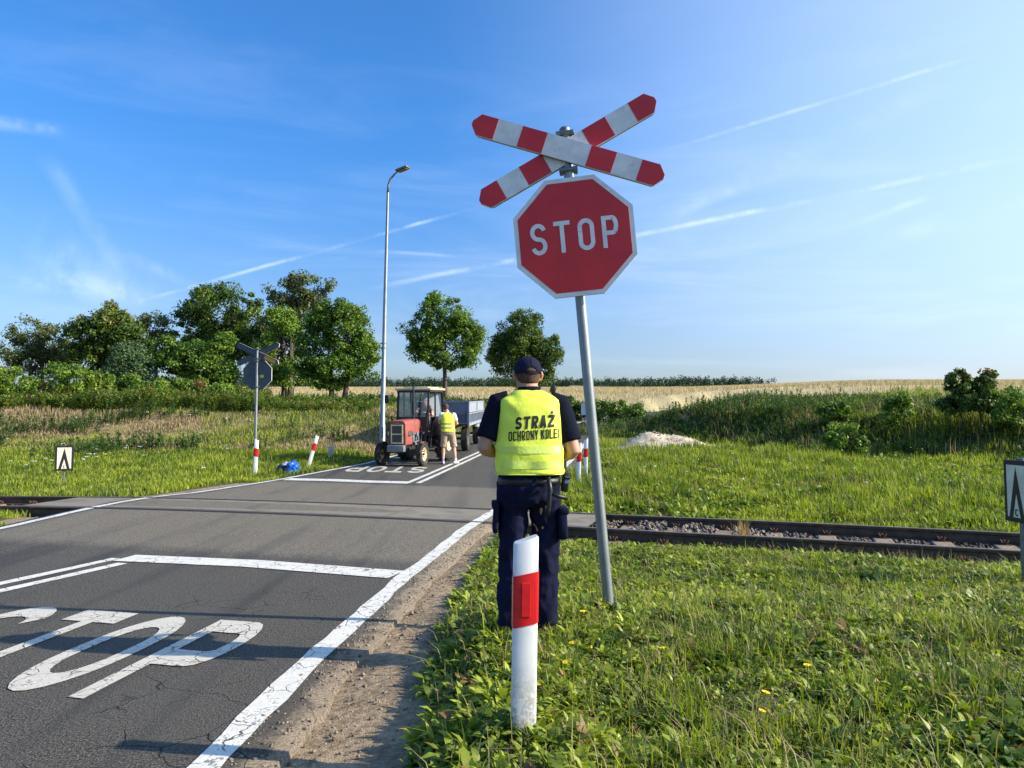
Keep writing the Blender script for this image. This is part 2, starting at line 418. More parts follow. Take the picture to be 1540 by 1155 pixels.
def mat_ground():
    m = bpy.data.materials.new('earth_and_field'); m.use_nodes = True; t = m.node_tree; b = t.nodes['Principled BSDF']
    b.inputs['Roughness'].default_value = .95; b.inputs['Specular IOR Level'].default_value = .15
    co = t.nodes.new('ShaderNodeTexCoord').outputs['Object']
    def at(n): a = t.nodes.new('ShaderNodeAttribute'); a.attribute_name = n; return a.outputs['Fac']
    n1 = noise(t, co, 1.3, 5, .65); n2 = noise(t, co, 22, 5, .7); n3 = noise(t, co, 110, 3, .6); n4 = noise(t, co, .12, 4, .6)
    soil = mixc(t, maprange(t, n2, .35, .65), (.045, .055, .018), (.085, .10, .03))
    soil = mixc(t, maprange(t, n1, .4, .65), soil, (.11, .105, .045))
    dirt = mixc(t, maprange(t, n2, .3, .68), (.20, .142, .088), (.42, .315, .205))
    dirt = mixc(t, maprange(t, n3, .58, .72), dirt, (.075, .058, .042))
    dirt = mixc(t, maprange(t, n1, .50, .66, 0, .55), dirt, (.12, .10, .08))
    dm = math_n(t, 'ADD', at('dirt'), math_n(t, 'MULTIPLY_ADD', n2, .5, -.25))
    c = mixc(t, maprange(t, dm, .4, .6), soil, dirt)
    dryc = mixc(t, n2, (.20, .15, .085), (.38, .29, .17))
    c = mixc(t, maprange(t, math_n(t, 'ADD', at('dry'), math_n(t, 'MULTIPLY_ADD', n2, .6, -.3)), .35, .65), c, dryc)
    mpp = t.nodes.new('ShaderNodeMapping'); mpp.inputs['Scale'].default_value = (1, .12, 1); L(t, co, mpp.inputs[0])
    n5 = noise(t, mpp.outputs[0], .5, 6, .75); n6 = noise(t, co, 3.5, 5, .8)
    fld = mixc(t, maprange(t, n6, .3, .7), (.33, .26, .13), (.60, .49, .28))
    fld = mixc(t, maprange(t, n5, .45, .7, 0, .6), fld, (.40, .36, .17))
    fld = mixc(t, maprange(t, n4, .5, .68, 0, .5), fld, (.50, .43, .26))
    c = mixc(t, maprange(t, at('field'), .35, .65), c, fld)
    bal = mixc(t, maprange(t, n3, .4, .6), (.035, .030, .026), (.14, .12, .10))
    c = mixc(t, at('ballast'), c, bal)
    L(t, c, b.inputs['Base Color'])
    bn = t.nodes.new('ShaderNodeBump'); bn.inputs['Strength'].default_value = .8; bn.inputs['Distance'].default_value = .02
    wv = t.nodes.new('ShaderNodeTexWave'); wv.bands_direction = 'Y'; wv.inputs['Scale'].default_value = 5.5; wv.inputs['Distortion'].default_value = 3.5; wv.inputs['Detail'].default_value = 2; wv.inputs['Detail Scale'].default_value = 2; L(t, co, wv.inputs['Vector'])
    trd = math_n(t, 'MULTIPLY', math_n(t, 'MULTIPLY', wv.outputs['Fac'], at('dirt')), maprange(t, n1, .42, .60, 0, .8))
    L(t, math_n(t, 'ADD', trd, math_n(t, 'ADD', n2, math_n(t, 'MULTIPLY', n3, .6))), bn.inputs['Height']); L(t, bn.outputs[0], b.inputs['Normal'])
    return m
dR = GX-xr(GY); dL = xl(GY)-GX
gw = np.interp(GY, [0, 2.9, 4, 7, 9.5, 11.5, 14, 60], [.98, .90, .76, .62, .55, .5, .3, .3])
dirt_a = np.where(dR > -.5, 1-sst(dR, gw-.08, gw+.12), 0)
dirt_a = np.maximum(dirt_a, np.where(dL > -.5, 1-sst(dL, .15, .4), 0)*.9)
lsh = np.where((GY > 10) & (GY < 16.5), 1-sst(dL, .5, .95), 0)*(dL > -.5)
dirt_a = np.maximum(dirt_a, lsh)
dirt_a = np.maximum(dirt_a, (1-sst(np.hypot((GX-PILE[0])/2.0, (GY-PILE[1])/1.3), .7, 1.1))*.9)
ball = (1-sst(np.abs(dtrack(GX, GY)-.75), .95, 1.15))
np_mesh('ground', np.stack([GX, GY, GZ], -1).reshape(-1, 3), GF, mat_ground(), smooth=True,
        attrs={'dirt': dirt_a.ravel(), 'dry': dry.ravel(), 'field': fm.ravel(), 'ballast': ball.ravel()})['kind'] = 'structure'

# ------------------------------------------------------------------ road
def mat_asphalt():
    m = bpy.data.materials.new('asphalt'); m.use_nodes = True; t = m.node_tree; b = t.nodes['Principled BSDF']
    b.inputs['Specular IOR Level'].default_value = .35
    co = t.nodes.new('ShaderNodeTexCoord').outputs['Object']
    n1 = noise(t, co, .7, 5, .6, .3); n2 = noise(t, co, 70, 3, .7); n3 = noise(t, co, 130, 2, .5); n4 = noise(t, co, 6, 5, .7)
    mpp = t.nodes.new('ShaderNodeMapping'); mpp.inputs['Rotation'].default_value = (0, 0, R(8)); mpp.inputs['Scale'].default_value = (2.2, .16, 1); L(t, co, mpp.inputs[0])
    tr = noise(t, mpp.outputs[0], 1.0, 3, .5)
    sp = t.nodes.new('ShaderNodeSeparateXYZ'); L(t, co, sp.inputs[0])
    c = mixc(t, maprange(t, n2, .38, .60), (.017, .015, .012), (.100, .088, .070))
    c = mixc(t, maprange(t, n3, .60, .66, 0, .75), c, (.34, .31, .26))
    c = mixc(t, maprange(t, n1, .42, .68, 0, .5), c, (.085, .077, .065))
    c = mixc(t, maprange(t, tr, .50, .68, 0, .6), c, (.030, .028, .027))
    st_ = noise(t, co, 2.3, 4, .7, .6); c = mixc(t, maprange(t, st_, .66, .72, 0, .6), c, (.012, .011, .011))
    # the surface laid over the crossing is older and paler
    dkn = math_n(t, 'ADD', sp.outputs[1], math_n(t, 'MULTIPLY', sp.outputs[0], .26))
    dkn = math_n(t, 'ADD', dkn, math_n(t, 'MULTIPLY_ADD', n4, .5, -.25))
    mid = math_n(t, 'MULTIPLY', maprange(t, dkn, 6.75, 7.3), maprange(t, dkn, 14.9, 15.2, 1, 0))
    c2 = mixc(t, maprange(t, n2, .38, .60), (.048, .040, .029), (.215, .183, .134))
    c2 = mixc(t, maprange(t, n3, .58, .66, 0, .7), c2, (.38, .345, .29))
    c2 = mixc(t, maprange(t, tr, .5, .72, 0, .5), c2, (.065, .061, .058))
    c = mixc(t, mid, c, c2)
    # cracks towards the right-hand edge
    nz = t.nodes.new('ShaderNodeTexNoise'); nz.inputs['Scale'].default_value = 3.0; nz.inputs['Detail'].default_value = 4; L(t, co, nz.inputs['Vector'])
    wv = mixc(t, .22, co, nz.outputs['Color'], 'ADD')
    vo = t.nodes.new('ShaderNodeTexVoronoi'); vo.feature = 'DISTANCE_TO_EDGE'; vo.inputs['Scale'].default_value = 2.6; L(t, wv, vo.inputs['Vector'])
    crk = maprange(t, vo.outputs['Distance'], .004, .013, 1, 0)
    pres = maprange(t, noise(t, co, 1.1, 3, .6), .46, .60)
    near = math_n(t, 'MULTIPLY', maprange(t, sp.outputs[0], -3.2, -2.0), maprange(t, sp.outputs[1], 6.4, 5.4, 1 - 1, 1))
    crk = math_n(t, 'MULTIPLY', math_n(t, 'MULTIPLY', crk, pres), near)
    c = mixc(t, math_n(t, 'MULTIPLY', crk, .85), c, (.012, .011, .010))
    edge = t.nodes.new('ShaderNodeAttribute'); edge.attribute_name = 'edge'
    em = math_n(t, 'ADD', edge.outputs['Fac'], math_n(t, 'MULTIPLY_ADD', n4, 1.5, -.75))
    c = mixc(t, maprange(t, em, .55, .95, 0, .85), c, mixc(t, maprange(t, n2, .35, .65), (.13, .10, .075), (.29, .235, .175)))
    L(t, c, b.inputs['Base Color'])
    b.inputs['Roughness'].default_value = .82
    bn = t.nodes.new('ShaderNodeBump'); bn.inputs['Strength'].default_value = 1.0; bn.inputs['Distance'].default_value = .006
    hh = math_n(t, 'SUBTRACT', math_n(t, 'ADD', n2, n3), math_n(t, 'MULTIPLY', crk, 2.5))
    L(t, hh, bn.inputs['Height']); L(t, bn.outputs[0], b.inputs['Normal'])
    return m
ys = np.concatenate([np.arange(-6, 30, .2), np.arange(30, 95, 1.0)])
cross = np.linspace(0, 1, 17)
rv = []; edg = []
er = .27 + .10*fbm(ys, ys*0, 1.7, 31)+.07*fbm(ys, ys*0, 7, 33); el = .16 + .05*fbm(ys, ys*0, 1.3, 35)
for i, y in enumerate(ys):
    a = xl(y)-el[i]; b = xr(y)+er[i]
    for c in cross:
        x = a+(b-a)*c; rv.append((x, y, float(zroad(x, y)))); edg.append(max(0, 1-abs(b-x)/.34) if y < 13 else 0)
for i, y in enumerate(ys):      # broken edge drops to the shoulder
    a = xl(y)-el[i]-.03; b = xr(y)+er[i]+.035
    rv += [(a, y, float(zroad(a, y))-.12), (b, y, float(zroad(b, y))-.12)]; edg += [1, 1]
nyr = len(ys); rf = []
for i in range(nyr-1):
    for j in range(16): k = i*17+j; rf.append((k, k+1, k+18, k+17))
    q = nyr*17
    rf.append((q+2*i, i*17, (i+1)*17, q+2*i+2)); rf.append((i*17+16, q+2*i+1, q+2*i+3, (i+1)*17+16))
np_mesh('road', rv, np.array(rf), mat_asphalt(), smooth=False, attrs={'edge': edg})['kind'] = 'structure'

def mat_paint(name, col, wear=.5):
    m = bpy.data.materials.new(name); m.use_nodes = True; t = m.node_tree; b = t.nodes['Principled BSDF']
    b.inputs['Roughness'].default_value = .75
    co = t.nodes.new('ShaderNodeTexCoord').outputs['Object']
    n2 = noise(t, co, 90, 3, .6); n3 = noise(t, co, 7, 5, .75); n1 = noise(t, co, 1.5, 3, .6)
    c = mixc(t, maprange(t, n3, .35, .7), tuple(x*.74 for x in col), col)
    w = math_n(t, 'ADD', math_n(t, 'MULTIPLY', n3, .6), math_n(t, 'MULTIPLY', n2, .4))
    c = mixc(t, maprange(t, w, .585-.045*wear, .61, 0, .85), c, (.10, .097, .093))
    nz = t.nodes.new('ShaderNodeTexNoise'); nz.inputs['Scale'].default_value = 5.0; nz.inputs['Detail'].default_value = 4; L(t, co, nz.inputs['Vector'])
    wv = mixc(t, .16, co, nz.outputs['Color'], 'ADD')
    vo = t.nodes.new('ShaderNodeTexVoronoi'); vo.feature = 'DISTANCE_TO_EDGE'; vo.inputs['Scale'].default_value = 5.5; L(t, wv, vo.inputs['Vector'])
    crk = math_n(t, 'MULTIPLY', maprange(t, vo.outputs['Distance'], .008, .022, 1, 0), maprange(t, n1, .38, .50))
    c = mixc(t, math_n(t, 'MULTIPLY', crk, .75*wear), c, (.06, .055, .05))
    L(t, c, b.inputs['Base Color'])
    bn = t.nodes.new('ShaderNodeBump'); bn.inputs['Strength'].default_value = .5; bn.inputs['Distance'].default_value = .004
    L(t, math_n(t, 'SUBTRACT', n2, crk), bn.inputs['Height']); L(t, bn.outputs[0], b.inputs['Normal'])
    return m
PAINT = mat_paint('road_paint', (.80, .77, .69), 1.3)
PAINT2 = mat_paint('road_lettering_paint', (.66, .61, .52), 1.4)
LIFT = .0060
def ribbon(name, pts, w, material, lift=LIFT, wob=.006, step=.2):
    pl = subdiv([tuple(p) for p in pts], step)
    st = strip2d(pl, w); V = []; F = []
    for i, (a, b) in enumerate(st):
        for k, q in enumerate((a, b)):
            jx = wob*(2*random.random()-1)
            V.append((q[0]+jx, q[1], float(zroad(q[0], q[1]))+lift))
    for i in range(len(st)-1): F.append((2*i, 2*i+1, 2*i+3, 2*i+2))
    o = np_mesh(name, V, np.array(F), material); o['kind'] = 'structure'; return o
ribbon('edge_line', [(x, y) for x, y in RIGHT[1:-2]], .15, PAINT, wob=.012)
ribbon('edge_line', [(x, y) for x, y in LEFT[1:-2]], .13, PAINT, wob=.008)
mid_near = [(-6.0, 1.6), (-4.48, 6.31), (-4.07, 7.50)]
ribbon('centre_line', [(-5.6, 2.9), (-4.47, 6.31), (-4.10, 7.45)], .12, PAINT)
ribbon('centre_line', [(-5.38, 2.7), (-4.25, 6.11), (-3.90, 7.20)], .12, PAINT)
ribbon('stop_line', [(-4.03, 7.47), (-2.6, 7.18), (-1.07, 6.66)], .33, PAINT, lift=.0075, wob=.005)
ribbon('stop_line', [(-5.32, 16.85), (-4.2, 16.65), (-3.3, 16.35), (-2.3, 16.15)], .42, PAINT, lift=.0075)
cl = [(-2.36, 16.05), (-1.22, 25.18), (-.75, 29), (.55, 36), (2.9, 46), (7.2, 56.8)]
ribbon('centre_line', cl, .12, PAINT); ribbon('centre_line', [(x+.25, y) for x, y in cl], .12, PAINT)
mb = MB()
def near_fn(u, v, k):
    x = -3.93 + .985*u*.51 + .20*v; y = 4.12 - .24*u*.51 + 1.43*v
    return (x, y, float(zroad(x, y))+.006+k)
lettering('STOP', .86, .185, .24, near_fn, mb, .08)
o = mb.build('stop_lettering', PAINT2); o['kind'] = 'structure'
mb = MB()
def far_fn(u, v, k):
    x = -2.30 - .98*u*.54 - .02*v; y = 19.9 + .18*u*.54 - 1.6*v
    return (x, y, float(zroad(x, y))+.006+k)
lettering('STOP', .84, .2, .22, far_fn, mb, .08)
o = mb.build('stop_lettering', PAINT2); o['kind'] = 'structure'
# dark repair patches and tar marks on the road
PATCH = mat('tar', (.022, .021, .022), .6, var=.3, bump=.4, bscale=120)
# ------------------------------------------------------------------ level crossing
CONC = mat('crossing_concrete', (.215, .183, .138), .85, var=.08, vscale=1.1, bump=.5, bscale=90, dirt=(.15, .128, .095), dirt_amt=.5, dscale=2.6)
def track_strip(name, x0, x1, off0, off1, material, lift, step=.25, wob=0, flat=False):
    V = []; F = []
    xs = np.linspace(x0, x1, max(2, int(round((x1-x0)/step))+1))
    for i, x in enumerate(xs):
        nx, ny = track_nrm(x)
        for o_ in (off0, off1):
            X = x+nx*o_; Y = track_near(x)+ny*o_ + wob*(random.random()-.5)
            V.append((X, Y, float(zroad(min(max(X, -7), 2), Y))+lift))
    for i in range(len(xs)-1): F.append((2*i, 2*i+1, 2*i+3, 2*i+2))
    o = np_mesh(name, V, np.array(F), material); o['kind'] = 'structure'; return o
# six slab panels side by side between the rails
GRV = mat('groove_shade', (.018, .017, .016), .8)  # flat dark strips: shade of the open rail grooves put in as colour
xs = [-7.9, -6.4, -4.9, -3.4, -1.9, -.4, 1.0]
for a, b in zip(xs, xs[1:]): 
    o = track_strip('crossing_slab', a+.012, b-.012, .115, 1.39, CONC, .003)
track_strip('crossing_seam', -7.9, 1.0, .035, .115, GRV, .0045)
track_strip('crossing_seam', -7.9, 1.0, 1.39, 1.47, GRV, .0045)
track_strip('crossing_seam', -7.6, .6, -.090, -.035, GRV, .005, wob=.01)
track_strip('crossing_seam', -7.6, .6, 1.54, 1.575, GRV, .004, wob=.01)
RAILM = mat('rail_steel', (.070, .047, .034), .55, metal=.25, var=.35, vscale=9, bump=.3)
RTOP = mat('rail_running_surface', (.20, .15, .115), .45, metal=.4, var=.15, vscale=20)
def rail(off, label):
    prof = [(-.067, -.15), (.067, -.15), (.067, -.142), (.012, -.125), (.009, -.05), (.033, -.038), (.035, -.008), (.026, 0), (-.026, 0), (-.035, -.008), (-.033, -.038), (-.009, -.05), (-.012, -.125), (-.067, -.142)]
    rings = []
    for x in np.arange(-60, 45.1, .5):
        nx, ny = track_nrm(x); cx_ = x+nx*off; cy_ = float(track_near(x))+ny*off
        zz = float(zroad(min(max(cx_, -7), 2), cy_ if abs(x) < 14 else 3)) + .012
        rings.append([Vector((cx_+nx*p, cy_+ny*p, zz+q)) for p, q in prof])
    mb = MB(); mb.loft(rings)
    n = len(prof)
    o = mb.build('steel_rail', [RAILM, RTOP])
    for p in o.data.polygons:
        if p.normal.z > .8 and max(abs(o.data.vertices[v].co.z - o.data.vertices[p.vertices[0]].co.z) for v in p.vertices) < .03:
            c = p.center; zz = float(zroad(min(max(c.x, -7), 2), c.y if abs(c.x) < 14 else 3)) + .010
            if c.z > zz-.02: p.material_index = 1
    return tag(o, label, 'rail', 'two rails of the railway track')
rail(0.0, 'dark steel rail of the track nearer to the viewer')
rail(1.505, 'dark steel rail of the track on its far side, beyond the crossing slabs')
WOODS = mat('sleeper_concrete', (.25, .19, .135), .9, var=.3, vscale=6, bump=.6, bscale=40, dirt=(.12, .09, .06), dirt_amt=.5)
RUST = mat('rusty_clip', (.12, .055, .032), .8, var=.4, vscale=30, bump=.5)
mb = MB(); mb.box((0, .75, -.222), (.24, 2.35, .15), bev=.02); sl_me = mb.build('sl', WOODS); sl_me = sl_me
clips = []
for yy in (0, 1.505):
    for sg in (-1, 1):
        c = MB(); y0 = yy+sg*.10
        c.box((0, y0, -.150), (.15, .075, .018), bev=.004)
        for dx in (-.045, .045):
            c.tube([(dx, y0-sg*.05, -.128), (dx, y0-sg*.02, -.10), (dx, y0+sg*.02, -.085), (dx*.6, y0+sg*.03, -.115), (dx*.4, y0, -.14)], .011, 6)
        c.tube([(0, y0, -.14), (0, y0, -.085)], .014, 6)
        clips.append(c.build('rail_clip', RUST))
first = True
def put_sleeper(x):
    global first, sl_me, clips
    nx, ny = track_nrm(x)
    z = float(zroad(min(max(x, -7), 2), float(track_near(x)) if abs(x) < 14 else 3)) + .012
    if first: t = sl_me; t.name = 'railway_sleeper'
    else:
        t = sl_me.copy(); COL.objects.link(t)
    t.location = (x, float(track_near(x)), z); t.rotation_euler = (0, 0, math.atan2(-nx, ny))
    if first:
        for c in clips: c.parent = t
    else:
        for c in clips: q = c.copy(); COL.objects.link(q); q.parent = t
    first = False
    side = 'right' if x > 0 else 'left'
    tag(t, 'sleeper with rusty rail clips lying in the ballast %s of the road' % side, 'sleeper', 'sleepers %s of the level crossing' % side)
for i in range(24): put_sleeper(1.35+.62*i)
for i in range(9): put_sleeper(-8.1-.62*i)
# ------------------------------------------------------------------ ballast stones
def stones(name, P, size, cols, material, kind='stuff'):
    n = len(P)
    base = np.array([(1, 0, 0), (-1, 0, 0), (0, 1, 0), (0, -1, 0), (0, 0, 1), (0, 0, -1), (.6, .6, .5), (-.6, .6, -.4), (.6, -.6, -.4), (-.6, -.6, .5)])[:6]
    tri = np.array([(0, 2, 4), (2, 1, 4), (1, 3, 4), (3, 0, 4), (2, 0, 5), (1, 2, 5), (3, 1, 5), (0, 3, 5)])
    v = base[None]*rng.uniform(.55, 1.25, (n, 6, 1)) + rng.normal(0, .18, (n, 6, 3))
    a = rng.uniform(0, 6.28, n); c, s = np.cos(a), np.sin(a)
    vx = v[..., 0]*c[:, None]-v[..., 1]*s[:, None]; vy = v[..., 0]*s[:, None]+v[..., 1]*c[:, None]
    v = np.stack([vx, vy, v[..., 2]*.75], -1)*size[:, None, None] + P[:, None]
    F = (tri[None] + (np.arange(n)*6)[:, None, None]).reshape(-1, 3)
    o = np_mesh(name, v.reshape(-1, 3), F, material, cols=np.repeat(cols, 6, 0)); 
    if kind: o['kind'] = kind
    return o
STONE = bpy.data.materials.new('stone'); STONE.use_nodes = True
_t = STONE.node_tree; _a = _t.nodes.new('ShaderNodeAttribute'); _a.attribute_name = 'tint'; L(_t, _a.outputs['Color'], _t.nodes['Principled BSDF'].inputs['Base Color']); _t.nodes['Principled BSDF'].inputs['Roughness'].default_value = .9
n = 11000
X = np.concatenate([rng.uniform(.9, 14, 8500), rng.uniform(-16, -7.3, 2500)]); off = rng.uniform(-.35, 1.95, n)
off = np.where((X > .9) & (X < 5) & (off < 0), rng.uniform(.1, 1.4, n), off)
nx, ny = track_nrm(X); onsl = (np.abs(((X-1.35)/.62)-np.round((X-1.35)/.62)) < .20) & (X > 1.2) & (rng.random(n) < .93); X, off, nx, ny, n = X[~onsl], off[~onsl], nx[~onsl], ny[~onsl], int((~onsl).sum()); PX = X+nx*off; PY = track_near(X)+ny*off
rise = np.where(X > 0, np.exp(-((X-1.9)/1.3)**2)*.07, 0)
PZ = np.array([float(zroad(min(max(x, -7), 2), float(track_near(x)) if abs(x) < 14 else 3)) for x in X]) - .182 + rng.uniform(0, .035, n) + rise*1.3
g = rng.uniform(.03, .16, n)*np.where((X > 0) & (X < 3.5), 1.7, 1); col = np.stack([g*1.08, g*.95, g*.82], -1); br = rng.random(n) < .25; col[br] *= (1.05, .75, .55)
stones('ballast_gravel', np.stack([PX, PY, PZ], -1), rng.uniform(.018, .042, n), col, STONE)
# loose grit on the shoulder and along the verge
n = 4000
Y = rng.uniform(1.8, 12, n); d = rng.uniform(.02, .75, n)**1.0; X = xr(Y)+d
Z = ground(X, Y); Z = np.where(d < .3, zroad(X, Y)+.002, Z)
g = rng.uniform(.08, .36, n); col = np.stack([g, g*.78, g*.56], -1)
stones('loose_grit', np.stack([X, Y, Z], -1), np.abs(rng.normal(.004, .004, n))+.003, col, STONE)

# ------------------------------------------------------------------ grass and weeds
GRASS = leaf_mat('grass_blades', .38, .5, .3)
STRAW = leaf_mat('straw', .3, .6, .2, (1.1, 1.05, .9))
LEAF = leaf_mat('leaves', .30, .48, .32)
PAL = np.array([(.085, .135, .022), (.12, .17, .030), (.055, .105, .018), (.17, .19, .045), (.21, .20, .07), (.045, .08, .02)])
def in_view(X, Y, m=1.0):
    return (np.abs(X) < (Y+1.2)*.76*m + .8)
def blades(name, X, Y, H, Wd, col, lean=.45, Zo=None, kind='stuff', material=None, curl=.5):
    n = len(X); Z = (ground(X, Y) if Zo is None else Zo) - .01
    a = rng.uniform(0, 6.283, n); b = a + rng.normal(0, .5, n) + 1.57
    ln = np.abs(rng.normal(0, lean, n))*H
    dx, dy = np.cos(a), np.sin(a); wx, wy = np.cos(b)*Wd/2, np.sin(b)*Wd/2
    V = np.empty((n, 5, 3))
    V[:, 0] = np.stack([X-wx, Y-wy, Z], -1); V[:, 1] = np.stack([X+wx, Y+wy, Z], -1)
    mx = X+dx*ln*.35; my = Y+dy*ln*.35; mz = Z+H*.6
    V[:, 2] = np.stack([mx+wx*.8, my+wy*.8, mz], -1); V[:, 3] = np.stack([mx-wx*.8, my-wy*.8, mz], -1)
    V[:, 4] = np.stack([X+dx*ln, Y+dy*ln, Z+H*(1-curl*np.clip(ln/np.maximum(H, .01), 0, 1)**2*.5)], -1)
    k = np.arange(n)*5
    Q = np.stack([k, k+1, k+2, k+3], -1); T = np.stack([k+3, k+2, k+4], -1)
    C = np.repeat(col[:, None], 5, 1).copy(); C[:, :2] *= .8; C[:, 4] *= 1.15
    o = np_mesh(name, V.reshape(-1, 3), [Q, T], material or GRASS, cols=C.reshape(-1, 3))
    if kind: o['kind'] = kind
    return o
def grass_col(X, Y, dryness=.1, light=1.0):
    n = len(X); p = fbm(X, Y, .8, 41)+.5; q = fbm(X, Y, 3.2, 43)+.5; w = fbm(X, Y, 4.1, 44, 2)
    t = np.clip(p*1.0-.02+1.3*w+rng.normal(0, .2, n), 0, 1)[:, None]
    c = np.array([(.065, .120, .012)])*(1-t) + np.array([(.35, .385, .038)])*t
    d = (rng.random(n) < dryness*(.3+1.2*q+3.5*np.clip(fbm(X, Y, 1.9, 46, 2)-.12, 0, 1)))[:, None]
    c = np.where(d, np.array([(.33, .27, .13)])*rng.uniform(.6, 1.1, (n, 1)), c)
    return c*rng.uniform(.75, 1.2, (n, 1))*light
def scatter(n, x0, x1, y0, y1, mask, power=None):
    X = rng.uniform(x0, x1, n); Y = rng.uniform(y0, y1, n) if power is None else y0+(y1-y0)*rng.random(n)**power
    k = mask(X, Y); return X[k], Y[k]
def grass_ok(X, Y, edge=.0):
    dr = X-xr(Y); dl = xl(Y)-X
    w = np.interp(Y, [0, 2.9, 4, 5.2, 7, 9.5, 11.5, 14, 60], [.98, .90, .76, .66, .60, .5, .55, .35, .35]) + .16*fbm(X, Y, 2.5, 51)+.10*fbm(X, Y, 8, 52)
    okr = dr > w+edge
    wl = np.where((Y > 10) & (Y < 16.5), .85, .28)+.2*fbm(X, Y, 1.6, 53)
    okl = dl > wl+edge
    dt = dtrack(X, Y)
    tb = (dt > -.06 + .06*fbm(X, Y, 4, 55)) & (dt < 1.75+.4*fbm(X, Y, 2, 56)) & (X > 0)
    tb |= (dt > -.14) & (dt < 1.75) & (X < 0)
    slab = False
    pile = np.hypot((X-PILE[0])/1.9, (Y-PILE[1])/1.2) < .95+.25*fbm(X, Y, 2, 57)
    return (okr | okl) & ~tb & ~pile & in_view(X, Y, 1.25)
# near verge, short grass, denser nearest to the viewer
X, Y = scatter(290000, -1.2, 7.5, 1.5, 8.9, lambda X, Y: grass_ok(X, Y) & (rng.random(len(X)) < np.clip(1.25-.11*Y, .3, 1)) & (fbm(X, Y, 4.4, 62, 2) > -.15+.10*rng.random(len(X))))
H = rng.uniform(.03, .11, len(X))*(.5+1.1*(fbm(X, Y, 1.6, 61)+.5))*np.clip(.35+2.0*(fbm(X, Y, 4.4, 62, 2)+.38), .3, 1.8); H *= np.where(X-xr(Y) < 1.0, .75, 1)*(1-.25*(dtrack(X, Y) > -.6))
H *= .66; tall = rng.random(len(X)) < .03; H[tall] *= 2.2
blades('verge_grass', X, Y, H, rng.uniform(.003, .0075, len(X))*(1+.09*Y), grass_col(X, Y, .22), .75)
# meadow between the track and the right bank
X, Y = scatter(520000, .8, 27, 9.5, 36, lambda X, Y: grass_ok(X, Y) & (dtrack(X, Y) > 1.5) & (rng.random(len(X)) < np.clip(1.35-.042*Y, .22, 1)), 1.25)
bt, bs = bank_t(X, Y)
ap = np.hypot((X-7.5)/5.5, (Y-37)/6.5) < 1.0
lump = (fbm(X, Y, .45, 63)+.5)
H = rng.uniform(.05, .19, len(X))*(.3+1.3*lump)*(1+.012*Y)*np.clip(.4+2.0*(fbm(X, Y, 1.7, 66, 2)+.35), .35, 1.9); H[ap] *= .6; H *= np.where(dtrack(X, Y) < 2.6, .5, 1)
c = grass_col(X, Y, .08); ad = ap & (rng.random(len(X)) < .75); c[ad] = np.array((.42, .34, .19))*rng.uniform(.6, 1.1, (ad.sum(), 1))
rd = (fbm(X, Y, .7, 64) > .17) & (rng.random(len(X)) < .45) & (Y < 15); c[rd] = np.array((.22, .15, .075))*rng.uniform(.6, 1.2, (rd.sum(), 1))
on = (bt > 0) & (bs > -5); dk = on & (rng.random(len(X)) < .5); c[dk] *= .75; H[on] *= 1.3
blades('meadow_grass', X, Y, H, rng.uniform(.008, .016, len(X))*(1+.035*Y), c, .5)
# left meadow
X, Y = scatter(620000, -38, -3.3, 9.5, 36, lambda X, Y: grass_ok(X, Y) & (X < xl(Y)) & (rng.random(len(X)) < np.clip(1.5-.04*Y, .3, 1)), 1.2)
lump = (fbm(X, Y, .5, 65)+.5)
H = rng.uniform(.06, .19, len(X))*(.4+1.2*lump); c = grass_col(X, Y, .05, 1.05)
nr = dtrack(X, Y) < 0; H[nr] *= .8
edge_ = (xl(Y)-X) < 1.0; H[edge_] *= .65
dz = sst(fbm(X, Y, .33, 21)+.12, 0, .16)*sst(Y, 23.6, 25)*(1-sst(Y, 31, 33))
dd = rng.random(len(X)) < np.maximum(dz*1.0, .15*(Y > 24)); c[dd] = np.array((.46, .34, .21))*rng.uniform(.5, 1.15, (dd.sum(), 1)); H[dd] *= 1.15
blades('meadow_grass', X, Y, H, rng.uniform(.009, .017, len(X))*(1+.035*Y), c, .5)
# corn stubble standing in the field
X, Y = scatter(420000, -170, 240, 14, 330, lambda X, Y: (field_mask(X, Y) > .5) & in_view(X, Y, 1.05) & (droad(X, Y) > 1) , 1.9)
H = rng.uniform(.2, .55, len(X))*(1+.002*Y)
c = np.array((.60, .48, .27))*rng.uniform(.55, 1.1, (len(X), 1)); gr = rng.random(len(X)) < .05+.25*(fbm(X, Y, .06, 67) > .12); c[gr] = np.array((.26, .27, .10))*rng.uniform(.6, 1.1, (gr.sum(), 1))
blades('corn_field', X, Y, H, rng.uniform(.010, .02, len(X))*(1+.024*Y), c, .45, material=STRAW)

